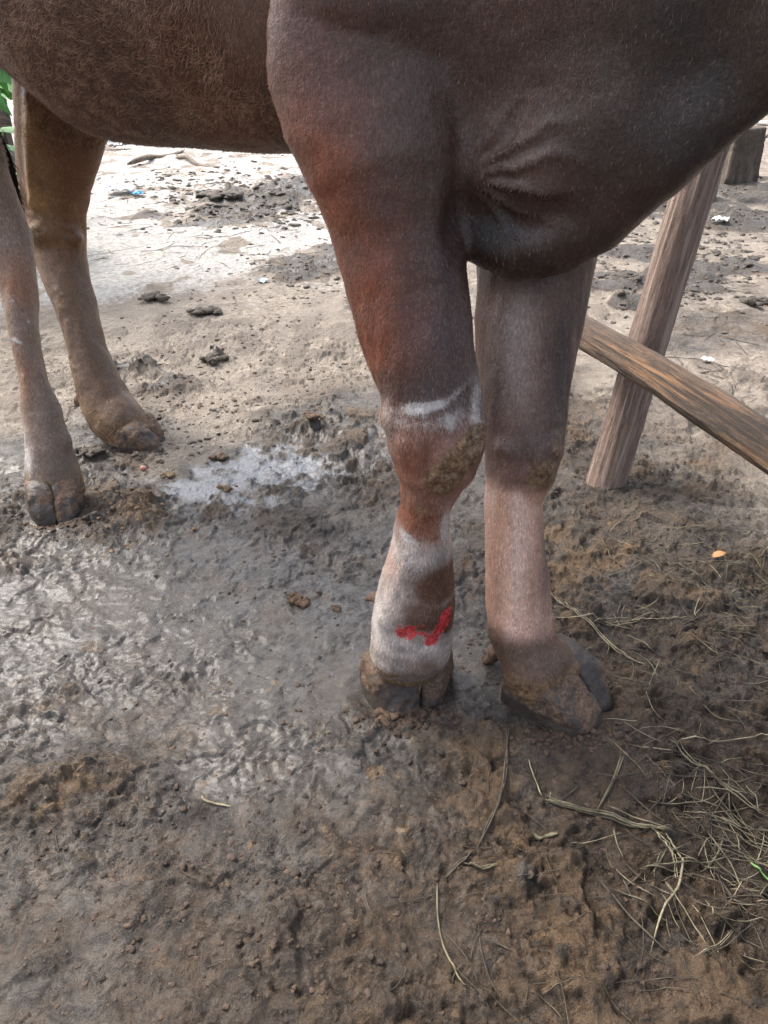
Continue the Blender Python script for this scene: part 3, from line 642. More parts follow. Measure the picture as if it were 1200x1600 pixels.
def claw(toe, heel, w, h, L, side, sd, mud=.5, step=.0026, sink=.008):
    # a cloven toe: flat sole, sloping front wall, straight inner face; side = +1/-1 which side is the inner one
    T = G(*toe); Hh = G(*heel); f = T-Hh; f /= np.linalg.norm(f); Hh = T-f*L; sv = np.array([-f[1], f[0], 0])
    c = (T+Hh)/2; R_ = L*.75+w
    ax = [axis([(c[0]-R_, c[0]+R_, step)]), axis([(c[1]-R_, c[1]+R_, step)]), axis([(-sink-.004, h+.03, step)])]
    X = ax[0][:, None, None]-Hh[0]; Y = ax[1][None, :, None]-Hh[1]; Z = ax[2][None, None, :]+0*X
    u = X*f[0]+Y*f[1]+0*Z; v = (X*sv[0]+Y*sv[1])*side+0*Z; v = v-.08*w*(u/L)**2
    ang = math.atan2(h-.014, L*.52); d1 = (u-L)*math.sin(ang)+(Z-.014)*math.cos(ang)
    hw = w/2*(1+.16*(1-Z/h)); un = np.clip((u-.35*L)/(.66*L), -1.2, 1.2)
    d2 = (np.abs(v+.0)/hw)**2.6+np.abs(un)**2.6*np.where(u > .35*L, 1, .55); d2 = (d2**(1/2.6)-1)*w/2
    d3 = (Z-h)*.9+np.abs(v)*.25; d4 = np.maximum(-Z-sink, -u-.1*L+.0*Z); d6 = v-.40*w*(1-.5*np.clip(u/L-.5, 0, 1))
    def smax(a, b, k): return -smin(-a, -b, k)
    d = smax(smax(smax(d1, d2, .012), d3, .016), d6, .008); d = np.maximum(d, d4)
    V, Q = nets(d.astype(np.float32), *ax); V = relax(V, Q, 2, .5); N = normals(V, Q)
    m = np.clip(mud+(fbm3(V*24, 3, 60+sd)-.5)*1.5-ss(.03, .008, V[:, 2])*.35, 0, 1)
    V = V+N*((fbm3(V*75, 4, 61+sd)-.42)*.008*(.3+1.5*m)+(fbm3(V*30, 3, 64+sd)-.5)*.009)[:, None]
    return mesh_np('claw', V, Q, HORN, cow, attrs=dict(mud=m))
claw((634, 1122), (602, 1062), .082, .080, .095, 1, 1, .62)
claw((668, 1110), (682, 1062), .044, .075, .085, -1, 2, .5)
claw((932, 1147), (836, 1090), .086, .078, .140, 1, 3, .55)
claw((952, 1112), (884, 1062), .062, .074, .125, -1, 4, .4)
claw((76, 824), (70, 788), .062, .085, .10, 1, 5, .6, .004)
claw((106, 818), (108, 784), .062, .083, .10, -1, 6, .6, .004)
claw((246, 708), (176, 688), .070, .075, .11, 1, 7, .62, .004)
claw((254, 696), (200, 670), .055, .078, .12, -1, 8, .6, .004)
# dewclaws
small('dewclaw', [Tube([sec(792, 1000, 1.02, 22, 1.), sec(772, 1022, 1.02, 24, 1.), sec(760, 1034, 1.02, 12, 1.)], k=.008)], .0028, (), None, .7, sd=9)
small('dewclaw', [Tube([sec(598, 935, 1.01, 22, 1.), sec(582, 932, 1.02, 16, 1.), sec(572, 936, 1.02, 8, 1.)], k=.006)], .0028, (), None, .8, sd=10)
small('dewclaw', [Tube([sec(135, 612, 2.02, 24, 1.), sec(124, 625, 2.04, 18, 1.), sec(119, 632, 2.05, 8, 1.)], k=.006)], .004, (), None, .8, sd=11)
# tail: switch of coarse black hair hanging between the hind legs
def make_tail():
    rng = np.random.default_rng(4)
    cl = np.array([P(-260, -260, 2.05), P(-130, -100, 2.0), P(-40, 10, 1.95), P(8, 52, 1.92), P(-48, 140, 1.92), P(-12, 225, 1.93), P(8, 290, 1.93), P(22, 338, 1.93)])
    rad = np.array([.028, .024, .022, .026, .028, .036, .028, .006])
    s = np.linspace(0, len(cl)-1, 40); ci = np.stack([np.interp(s, range(len(cl)), cl[:, k]) for k in range(3)], 1); ri = np.interp(s, range(len(cl)), rad)
    V = []; Fq = []; ns = 12
    for i in range(40):
        for j in range(ns):
            a = j/ns*6.283; V.append(ci[i]+ri[i]*.75*np.array([math.cos(a), math.sin(a), 0]))
    for i in range(39):
        for j in range(ns): Fq.append([i*ns+j, i*ns+(j+1) % ns, (i+1)*ns+(j+1) % ns, (i+1)*ns+j])
    V = np.array(V); q = [np.array(Fq)]; base = len(V); n = 2200
    s0 = rng.uniform(14, 34, n).astype(int); a = rng.uniform(0, 6.283, n)
    p0 = ci[s0]+(ri[s0]*.7)[:, None]*np.stack([np.cos(a), np.sin(a), a*0], 1)
    dirn = ci[np.minimum(s0+4, 39)]-ci[s0-1]; dirn /= np.linalg.norm(dirn, axis=1)[:, None]
    out = np.stack([np.cos(a), np.sin(a), a*0], 1); L = rng.uniform(.04, .11, n)[:, None]
    p1 = p0+dirn*L*.5+out*.006*rng.random((n, 1)); p2 = p0+dirn*L+out*.012*rng.normal(0, 1, (n, 1))
    wv = np.array([.0007, 0, 0]); HV = np.stack([p0-wv, p0+wv, p1+wv, p1-wv, p2], 1).reshape(-1, 3)
    i0 = base+np.arange(n)*5; q.append(np.stack([i0, i0+1, i0+2, i0+3], 1)); q.append(np.stack([i0+3, i0+2, i0+4], 1))
    t = NT('black_hair'); m = t.done((.012, .010, .010), .5)
    mesh_np('tail', np.vstack([V, HV]), q, m, cow)
make_tail()

# =================================================================== TIMBER
def wood_mat(name, dark, mid, light, wear, axis_rot=(0, 0, 0), rough=.75):
    t = NT(name); oc = t.new('ShaderNodeTexCoord').outputs['Generated']; a = t.attr('along')     # (u along, v around)
    g = t.noise(t.mapping(a, (26, 22, 1)), 1.0, 8, .8, 1.0); g2 = t.noise(t.mapping(a, (3.0, 14, 1)), 1.0, 5, .6, .6); sp = t.noise(t.mapping(a, (60, 60, 1)), 3.0, 4, .7)
    c = t.mix(t.step(g, .36, .62), dark, mid); c = t.mix(t.step(g2, .48, .66), c, light)
    c = t.mix(t.math('MULTIPLY', t.step(t.noise(t.mapping(a, (1.6, 4, 1), loc=(3, 2, 0)), 2.0, 5, .65, .4), .52, .64), wear), c, dark)
    c = t.mix(t.math('MULTIPLY', t.step(sp, .62, .78), .4), c, light)
    return t.done(c, rough, t.bump(t.math('ADD', g, t.math('MULTIPLY', sp, .6)), 1., .006))
def pole(name, pts, radii, mat, seed=0, ns=64, seg=220, amp=.004, flat=None, parent=None):
    pts = np.array(pts); s = np.concatenate([[0], np.cumsum(np.linalg.norm(np.diff(pts, axis=0), axis=1))]); u = np.linspace(0, s[-1], seg)
    c = np.stack([np.interp(u, s, pts[:, k]) for k in range(3)], 1); r = np.interp(u, s, radii)
    d = pts[-1]-pts[0]; d /= np.linalg.norm(d); a = np.cross(d, [0.3, .9, .1]); a /= np.linalg.norm(a); b = np.cross(d, a)
    th = np.arange(ns)/ns*2*math.pi
    U, T = np.meshgrid(u, th, indexing='ij')
    nz = fbm3(np.stack([np.cos(T).ravel()*1.2, np.sin(T).ravel()*1.2, U.ravel()*6+seed*10], 1), 3, seed)-.5
    nf = fbm3(np.stack([np.cos(T).ravel()*9, np.sin(T).ravel()*9, U.ravel()*9+seed*10], 1), 4, seed+9)-.5
    R = (r[:, None]*np.ones_like(T)).ravel()*(1+.13*nz)+nf*amp*2
    wob = np.stack([(vn2(u*5, u*0+seed, 1)-.5)*.008, (vn2(u*5, u*0+seed+3, 2)-.5)*.008, u*0], 1)
    cc = np.repeat(c+wob, ns, 0)
    V = cc+R[:, None]*(np.cos(T).ravel()[:, None]*a+np.sin(T).ravel()[:, None]*b)
    ii = np.arange(seg*ns).reshape(seg, ns); Q = np.stack([ii[:-1], np.roll(ii, -1, 1)[:-1], np.roll(ii, -1, 1)[1:], ii[1:]], -1).reshape(-1, 4)
    V = np.vstack([V, c[:1]+wob[:1]-d*.004, c[-1:]+wob[-1:]+d*.004]); n = seg*ns
    t0 = np.stack([np.roll(ii[0], -1), ii[0], np.full(ns, n)], 1); t1 = np.stack([ii[-1], np.roll(ii[-1], -1), np.full(ns, n+1)], 1)
    al = np.stack([U.ravel(), np.abs(T.ravel()-math.pi)/math.pi, U.ravel()*0+seed*.37], 1); al = np.vstack([al, [[0, .5, 0]], [[u[-1], .5, 0]]])
    return mesh_np(name, V, [Q, np.vstack([t0, t1])], mat, parent, attrs=dict(along=al))
m_post = wood_mat('grey_brown_post_wood', (.17, .115, .090), (.36, .25, .20), (.52, .41, .345), .45)
m_rail = wood_mat('worn_orange_rail_wood', (.040, .028, .021), (.180, .112, .068), (.40, .215, .098), .9, rough=.5)
p0 = G(945, 760); top = P(1128, 150, 1.78)
ln = (top-p0); o = pole('fence_post', [p0-ln*.08, p0, p0+ln*.5, p0+ln*1.4], [.050, .047, .044, .041], m_post, 1)
tag(rebase(o, p0), 'rough reddish grey wooden post leaning right, standing in the mud behind the rail', 'post')
ra = P(845, 480, 1.98); rb = P(905, 517, 1.83); rc = P(1050, 600, 1.48); rd = P(1200, 698, 1.20); re_ = rd+(rd-rc)*1.6
o = pole('fence_rail', [ra, rb, rc, rd, re_], [.036, .037, .038, .039, .040], m_rail, 2, seg=260)
tag(rebase(o, (ra+rd)/2), 'round wooden rail worn orange and black, running across the leaning post', 'rail')
# off to the right the other post that carries the rail
q0 = np.array([re_[0]+.02, re_[1]+.07, 0]); o = pole('fence_post', [q0-[0, 0, .1], q0+[0, 0, .9]], [.048, .044], m_post, 5, seg=120)
tag(rebase(o, q0), 'upright wooden post at the near end of the orange rail', 'post')
# stump and leaning board behind the post
def block(name, px, py, w, h, dpt, mat, seed, lean=0, taper=.85):
    c = G(px, py); n = 10
    V = []; 
    g = np.linspace(-.5, .5, n)
    xs_, ys_, zs_ = axis([(-w/2-.02, w/2+.02, w/24)]), axis([(-dpt/2-.02, dpt/2+.02, w/24)]), axis([(-.05, h+.02, w/24)])
    X, Y, Z = np.meshgrid(xs_, ys_, zs_, indexing='ij')
    tp = 1-(1-taper)*np.clip(Z/h, 0, 1)
    d = np.maximum.reduce([np.abs(X-lean*Z)-w/2*tp, np.abs(Y)-dpt/2*tp, Z-h-.03*X, -.04-Z])
    d += (fbm3(np.stack([X.ravel(), Y.ravel(), Z.ravel()], 1)*12, 3, seed).reshape(X.shape)-.5)*.02
    V, Q = nets(d.astype(np.float32), xs_, ys_, zs_); V = relax(V, Q, 1, .4)
    al = np.stack([V[:, 2], (V[:, 0]+V[:, 1]*.7)*1.5, V[:, 0]*0], 1)
    o = mesh_np(name, V, Q, mat, attrs=dict(along=al)); o.location = tuple(c); return o
m_old = wood_mat('weathered_grey_wood', (.05, .038, .028), (.10, .078, .06), (.17, .135, .105), .6)
o = block('stump', 1146, 292, .25, .42, .25, m_old, 3, 0, .88); tag(o, 'squat dark wooden block standing on the mud under the cow\'s throat', 'stump')
m_old2 = wood_mat('weathered_pale_wood', (.14, .115, .095), (.24, .205, .175), (.34, .30, .26), .4)
pa = G(1098, 318); o = pole('stake', [pa-[0, 0, .05], pa+[.06, .1, .75]], [.075, .07], m_old2, 7, seg=80, ns=32)
tag(rebase(o, pa), 'short pale grey stake between the leaning post and the dark block', 'stake')

# fence at far left with a leafy plant
fe = empty('board_fence', (-3.5, 5.4, 0)); tag(fe, 'weathered grey board fence at the back behind the hind legs', 'fence')
def bx(name, c, s, mat, parent, seed, cut=12):
    nx, ny, nz = [max(2, int(round(q/.05))+1) for q in s]
    xs_, ys_, zs_ = [axis([(c[i]-s[i]/2-.02, c[i]+s[i]/2+.02, max(.012, max(s)/120))]) for i in range(3)]
    X, Y, Z = np.meshgrid(xs_, ys_, zs_, indexing='ij')
    d = np.maximum.reduce([np.abs(X-c[0])-s[0]/2, np.abs(Y-c[1])-s[1]/2, np.abs(Z-c[2])-s[2]/2])
    d += (fbm3(np.stack([X.ravel(), Y.ravel(), Z.ravel()], 1)*7, 2, seed).reshape(X.shape)-.5)*.012
    V, Q = nets(d.astype(np.float32), xs_, ys_, zs_)
    L = np.argmax(s); al = np.stack([V[:, L], V.sum(1)-V[:, L], V[:, 0]*0+seed*.31], 1)
    return mesh_np(name, V, Q, mat, parent, attrs=dict(along=al))
for i in range(6):
    bx('board', (-3.5, 5.35, .12+i*.21), (2.4, .03, .15), m_old2 if i % 2 else m_old, fe, 20+i)
for i, x in enumerate((-4.4, -3.4, -2.42)): bx('post', (x, 5.43, .65), (.09, .09, 1.36), m_old, fe, 30+i)
# plant: big lobed leaves on stalks
def plant(base, seed):
    rng = random.Random(seed); root = empty('leafy_plant', base)
    tl = NT('leaf_green'); n = tl.noise(tl.coord(), 20, 4, .6); ml = tl.done(tl.mix(n, (.07, .22, .05), (.16, .42, .12)), .5, None, None, Subsurface_Weight=.0)
    ts = NT('stem_green'); ms = ts.done((.13, .24, .07), .6)
    b = np.array(base)
    def lobed(c, fwd, up, size):
        side = np.cross(fwd, up); side /= np.linalg.norm(side); V = []; Fc = []
        for k in range(7):
            a = (k-3)*.52; L = size*(1-.09*abs(k-3)); dr = fwd*math.cos(a)+side*math.sin(a); sd_ = -fwd*math.sin(a)+side*math.cos(a); i0 = len(V)
            prof = [(0, .02), (.2, .06), (.35, .10), (.45, .17), (.55, .11), (.7, .17), (.8, .08), (1, 0)]
            for s_, w_ in prof:
                dz = -up*(.35*s_*s_*L); cpt = c+dr*s_*L+dz
                V += [cpt-sd_*w_*L, cpt+up*.012*w_*6*L, cpt+sd_*w_*L]
            for j in range(len(prof)-1):
                o_ = i0+j*3; Fc += [[o_, o_+1, o_+4, o_+3], [o_+1, o_+2, o_+5, o_+4]]
        return V, Fc
    V = []; Q = []
    for i in range(22):
        s0 = b+[0, 0, .15+.05*i]; a = rng.uniform(0, 6.28); r = rng.uniform(.22, .42)
        e = s0+np.array([math.cos(a)*r, math.sin(a)*r, .18+rng.uniform(0, .15)]); d = (e-s0); d[2] *= .2; d /= np.linalg.norm(d)
        lv, lf = lobed(e, d, np.array([-d[0]*.2, -d[1]*.2, 1.0])/1.02, rng.uniform(.20, .30))
        mesh_np('leaf', np.array(lv), np.array(lf), ml, root)
        pole('stalk', [s0, (s0+e)/2+[0, 0, .04], e], [.006, .005, .003], ms, i, ns=6, seg=10, amp=0, parent=root)
    for (px, py, Y, fw, sz) in ((-30, 62, 3.6, (1, -.2, -.75), .21), (-34, 120, 3.7, (1, -.1, -.35), .19), (-10, 35, 3.75, (.4, -.2, -1), .18), (-60, 90, 3.5, (.8, -.2, -.9), .2)):
        e = P(px, py, Y); d = np.array(fw, float); d /= np.linalg.norm(d)
        lv, lf = lobed(e, d, np.array([.05, -.85, .5]), sz); mesh_np('leaf', np.array(lv), np.array(lf), ml, root)
        pole('stalk', [b+[0, 0, .6], (e+b+[0, 0, .6])/2+[0, 0, .05], e], [.006, .005, .003], ms, 60, ns=6, seg=10, amp=0, parent=root)
    pole('stem', [b-[0, 0, .05], b+[0, 0, 1.05]], [.022, .01], ms, 40, ns=10, seg=30, amp=.001, parent=root)
    return root
pr = plant(tuple(P(-45, 150, 3.9)*[1, 1, 0]), 3); tag(pr, 'bright green plant with lobed leaves in front of the board fence', 'plant')

# =================================================================== DUNG CLODS, LITTER
def rock(n_sub, size, seed, squash=.6, rough=.5):
    import bmesh
    bm = bmesh.new(); bmesh.ops.create_icosphere(bm, subdivisions=n_sub, radius=1.0)
    V = np.array([v.co[:] for v in bm.verts]); Fc = np.array([[v.index for v in f.verts] for f in bm.faces]); bm.free()
    d = 1+(fbm3(V*1.3+seed*3.1, 3, seed)-.5)*1.3*rough*2+(fbm3(V*4+seed, 3, seed+1)-.5)*rough
    V = V*d[:, None]*[1, .8+.4*random.random(), squash]; return V*size, Fc
t = NT('dung'); oc = t.coord(); n1 = t.noise(oc, 60, 6, .7); n2 = t.noise(oc, 300, 4, .7)
m_dung = t.done(t.mix(n1, t.mix(1.0, t.attr('tint'), (.6, .55, .5), 'MULTIPLY'), t.mix(1.0, t.attr('tint'), (1.6, 1.6, 1.6), 'MULTIPLY')), .75, t.bump(t.math('ADD', n1, n2), .8, .006))
rk = [rock(2, 1, s, .5, .85) for s in range(6)]
def crumbs():
    rng = np.random.default_rng(9); pts = []; 
    def add(px, py, sx, sy, n, r0, r1, tint, tv):
        for _ in range(n):
            c = G(px+rng.normal(0, sx), min(1640, max(190, py+rng.normal(0, sy)))); pts.append((c[0], c[1], rng.uniform(r0, r1)*rng.uniform(.5, 1.2), np.array(tint)*rng.uniform(1-tv, 1+tv)))
    dkc = (.095, .080, .066); br = (.085, .056, .038); tn = (.22, .14, .07)
    add(390, 540, 110, 70, 230, .003, .009, br, .4); add(480, 620, 90, 60, 160, .002, .007, dkc, .4); add(360, 460, 90, 40, 120, .004, .012, dkc, .4)
    add(400, 320, 70, 22, 520, .006, .030, dkc, .5); add(330, 290, 90, 20, 260, .008, .03, dkc, .5); add(640, 1130, 40, 12, 120, .002, .008, br, .4); add(870, 1160, 50, 10, 140, .002, .007, br, .4); add(100, 825, 40, 8, 120, .002, .008, br, .4); add(220, 705, 30, 6, 90, .003, .009, dkc, .4); add(300, 1350, 200, 150, 420, .0012, .0045, br, .5); add(300, 950, 200, 120, 160, .001, .004, br, .5); add(480, 430, 40, 25, 120, .006, .018, dkc, .4); add(250, 330, 60, 30, 80, .006, .016, dkc, .5)
    add(1050, 440, 80, 25, 220, .006, .018, dkc, .4); add(1090, 330, 70, 40, 220, .008, .022, dkc, .4); add(280, 640, 60, 40, 110, .003, .009, br, .4)
    add(200, 815, 35, 25, 140, .002, .006, tn, .3); add(470, 900, 120, 90, 70, .0015, .005, br, .4); add(980, 900, 120, 110, 260, .0015, .005, br, .4)
    add(1000, 650, 120, 90, 160, .002, .006, br, .4); add(600, 1350, 380, 160, 420, .001, .0038, br, .45); add(620, 1120, 50, 15, 110, .002, .006, br, .3)
    add(860, 1150, 60, 15, 60, .002, .005, br, .3); add(1000, 1300, 120, 150, 220, .001, .004, br, .4); add(150, 1300, 110, 150, 160, .001, .004, dkc, .4)
    add(250, 640, 40, 25, 60, .004, .010, dkc, .3); add(500, 1350, 300, 140, 240, .0025, .006, (.07, .05, .036), .4); add(350, 650, 160, 60, 260, .0025, .007, dkc, .4); add(1000, 420, 90, 40, 300, .006, .022, dkc, .5); add(1120, 380, 60, 40, 240, .006, .024, dkc, .5); add(760, 1010, 20, 20, 60, .002, .005, br, .3); add(120, 740, 60, 40, 90, .003, .008, dkc, .4)
    pts = [p for p in pts if p[1] < 14]
    X = np.array([p[0] for p in pts]); Y = np.array([p[1] for p in pts]); Z, M = ground_fn(X, Y); V = []; Fc = []; T = []; n = 0
    for i, (x, y, r, tint) in enumerate(pts):
        if M['pud'][i] > .5 and rng.random() < .7: continue
        rv, rf = rk[rng.integers(6)]; a = rng.uniform(0, 6.28); R = np.array([[math.cos(a), -math.sin(a), 0], [math.sin(a), math.cos(a), 0], [0, 0, 1]])
        v = (rv*r)@R.T+[x, y, Z[i]-r*.15]; V.append(v); Fc.append(rf+n); n += len(v); T.append(np.tile(tint, (len(v), 1)))
    o = mesh_np('mud_crumbs', np.vstack(V), np.vstack(Fc), m_dung, attrs=dict(tint=np.vstack(T)))
    tag(o, 'loose crumbs and lumps of mud and dung scattered all over the yard', 'mud crumbs', kind='stuff')
crumbs()
def clod(px, py, r, label, tint, seed, squash=.6, group='lumps of dung lying on the yard', name='dung_lump', cat='dung lump'):
    c = G(px, py); z = gz(c[0], c[1]); rng = np.random.default_rng(seed); V = []; Fc = []; n = 0
    for k in range(20):
        v, f = rock(2, r*rng.uniform(.16, .46), seed*13+k, squash*1.2, .8); off = np.array([rng.normal(0, r*.55), rng.normal(0, r*.42), r*.22*rng.random()*squash]) if k else np.zeros(3)
        V.append(v+off+[0, 0, r*.15]); Fc.append(f+n); n += len(v)
    V = np.vstack(V); o = mesh_np(name, V, np.vstack(Fc), m_dung, attrs=dict(tint=np.tile(np.array(tint), (len(V), 1))))
    o.location = (c[0], c[1], z); tag(o, label, cat, group); return o
DK = (.088, .074, .060); BR = (.13, .082, .05)
clod(335, 572, .035, 'dark crumbly dung lump on the orange stained mud, left of the near foreleg', DK, 1)
clod(240, 470, .05, 'flat dark dung lump on pale sand right of the far hind leg', DK, 2, .4)
clod(322, 492, .05, 'dark dung lump on the pale sand, just right of the flat one', DK, 3, .4)
clod(490, 675, .022, 'small brown dung lump right above the shiny wet patch', BR, 4)
clod(355, 768, .017, 'brown stone-like clod sitting in the shiny wet patch', (.17, .12, .075), 5)
clod(265, 745, .015, 'tan clod between the wet patch and the small pink nut', (.22, .16, .09), 6)
clod(345, 715, .018, 'brown clod at the upper edge of the shiny wet patch', BR, 7)
clod(1185, 478, .055, 'dark dung lump at the right edge of the yard behind the rail', DK, 8, .45)
clod(470, 940, .020, 'ragged brown clod alone on the smooth grey mud left of the near fetlock', BR, 9)
clod(527, 950, .010, 'tiny brown clod between the ragged clod and the near foreleg', BR, 10)
clod(345, 318, .13, 'large dark dung heap under the belly at the back', DK, 11, .35)
clod(605, 1120, .026, 'mud clump squeezed out under the near front hoof', (.13, .085, .055), 12, .5)
clod(140, 715, .03, 'dark clod beside the near hind hoof', DK, 13, .5)

def strand(pts, w, thick=.5, lift=.004, taper=True):
    """thin bent blade lying on the ground through pixel points"""
    g = np.array([G(x, y)[:2] for x, y in pts]); s = np.linspace(0, len(g)-1, max(12, len(g)*7))
    from_ = np.arange(len(g)); 
    # catmull-rom
    def cr(i, t):
        p = [g[max(0, min(len(g)-1, i+k))] for k in (-1, 0, 1, 2)]
        return .5*((2*p[1])+(-p[0]+p[2])*t+(2*p[0]-5*p[1]+4*p[2]-p[3])*t*t+(-p[0]+3*p[1]-3*p[2]+p[3])*t**3)
    c = np.array([cr(min(int(a), len(g)-2), a-min(int(a), len(g)-2)) for a in s])
    z, _ = ground_fn(c[:, 0], c[:, 1]); z = np.maximum(z, np.convolve(np.pad(z, 2, 'edge'), np.ones(5)/5, 'valid'))+lift
    return ribbon(np.column_stack([c, z]), w, thick, taper)
def ribbon(c, w, thick=.5, taper=True):
    n = len(c); d = np.gradient(c, axis=0); d /= np.maximum(np.linalg.norm(d, axis=1), 1e-9)[:, None]; sd_ = np.stack([-d[:, 1], d[:, 0], d[:, 2]*0], 1)
    tp = np.ones(n) if not taper else np.clip(np.minimum(np.linspace(0, 1, n)*8+.3, (1-np.linspace(0, 1, n))*4+.12), 0, 1)
    ww = (w*tp)[:, None]/2; up = np.array([0, 0, 1.])*ww*thick
    V = np.stack([c-sd_*ww, c+up, c+sd_*ww, c-up], 1).reshape(-1, 3); Q = []
    for i in range(n-1):
        for j in range(4): a = i*4+j; b = i*4+(j+1) % 4; Q.append([a, b, b+4, a+4])
    Q += [[3, 2, 1, 0], [n*4-4, n*4-3, n*4-2, n*4-1]]
    return V, np.array(Q)
def straw_mat(name, a, b, rough=.6):
    t = NT(name); oc = t.coord(); n = t.noise(oc, 30, 4, .7); n2 = t.noise(oc, 200, 3, .6); return t.done(t.mix(t.step(n, .35, .65), a, b), rough, t.bump(n2, .4, .001))
m_sg = straw_mat('grass_olive', (.07, .062, .036), (.22, .19, .115)); m_sd = straw_mat('stem_dark', (.035, .028, .020), (.10, .078, .05)); m_sp = straw_mat('straw_pale', (.15, .12, .07), (.42, .36, .23)); m_gr = straw_mat('grass_fresh', (.16, .34, .09), (.30, .48, .16))
def stem(pts, w, mat, label, cat='grass stem', name='grass_stem', group='grass stems lying on the mud', n=1, spread=4):
    V = []; Fc = []; k = 0; rng = random.Random(len(label)+int(pts[0][0]))
    for i in range(n):
        q = pts if i == 0 else [(x+rng.uniform(-spread, spread), y+rng.uniform(-spread, spread)) for x, y in pts]
        v, f = strand(q, w*(1 if i == 0 else rng.uniform(.4, .9)), .5, .003+.0015*i); V.append(v); Fc.append(f+k); k += len(v)
    V = np.vstack(V); c = V.mean(0); c[2] = 0
    o = mesh_np(name, V, np.vstack(Fc), mat); tag(rebase(o, c), label, cat, group)
stem([(792, 1150), (790, 1200), (780, 1260), (765, 1300), (742, 1340)], .0045, m_sd, 'long dark stem curving down from between the front hooves', n=3, spread=3)
stem([(742, 1340), (715, 1358), (690, 1378)], .004, m_sd, 'short dark stem joining the long curved stem to the thin pale-tipped one', n=3, spread=3)
stem([(683, 1385), (684, 1430), (692, 1478), (710, 1520), (727, 1552)], .003, m_sg, 'thin stem with a pale tip trailing down the mud near the bottom centre')
stem([(600, 1424), (650, 1408), (682, 1400)], .002, m_sd, 'short thin dark root left of the pale-tipped stem')
stem([(720, 1352), (750, 1366), (776, 1362)], .004, m_sg, 'short frayed stem end near the curved dark stem', n=3)
stem([(855, 1262), (900, 1272), (950, 1286), (1005, 1302), (1040, 1318)], .0045, m_sg, 'long olive grass bundle lying right of the shiny mud patch', n=6, spread=5)
stem([(972, 1192), (955, 1230), (930, 1275)], .0035, m_sg, 'straight olive blade pointing at the long grass bundle', n=2)
stem([(1035, 1320), (1060, 1350), (1055, 1400), (1030, 1440), (1012, 1502)], .0035, m_sp, 'pale blade bending down at the end of the long grass bundle')
stem([(1020, 1310), (1045, 1350), (1055, 1395)], .003, m_sp, 'pale blade crossing the bent blade at the end of the bundle', n=2)
stem([(1165, 1365), (1200, 1387), (1240, 1405)], .004, m_gr, 'fresh green blade at the right edge of the photo')
stem([(1060, 1172), (1120, 1166), (1200, 1160), (1240, 1160)], .0028, m_sp, 'straight pale straw pointing at the right edge')
stem([(1045, 1170), (1090, 1210), (1140, 1250), (1200, 1292)], .0035, m_sg, 'long olive stem running diagonally to the right edge', n=3, spread=6)
stem([(860, 935), (900, 975), (960, 1020), (1010, 1050)], .0028, m_sp, 'pale straw running right from the far front hoof', n=2, spread=6)
stem([(867, 975), (940, 980), (1010, 970), (1080, 972)], .0025, m_sp, 'level pale straw right of the far fetlock')
stem([(825, 1195), (836, 1225), (846, 1255)], .002, m_sp, 'short thin straw left of the shiny patch by the hoof')
stem([(830, 1300), (845, 1312), (870, 1318)], .010, m_sg, 'wide flattened olive leaf under the long grass bundle', cat='leaf blade')
stem([(860, 1240), (858, 1252), (858, 1262)], .0015, m_sp, 'tiny upright straw over the grass bundle')
stem([(316, 1246), (322, 1258), (340, 1260), (362, 1263)], .0045, m_sp, 'short pale twig alone on the mud at lower left', cat='twig', name='twig', group=None)
stem([(70, 874), (95, 872), (122, 868)], .004, m_sp, 'short pale straw in front of the near hind hoof')
stem([(905, 1125), (925, 1090), (960, 1070)], .002, m_sd, 'dark thread-like stem behind the far front hoof')
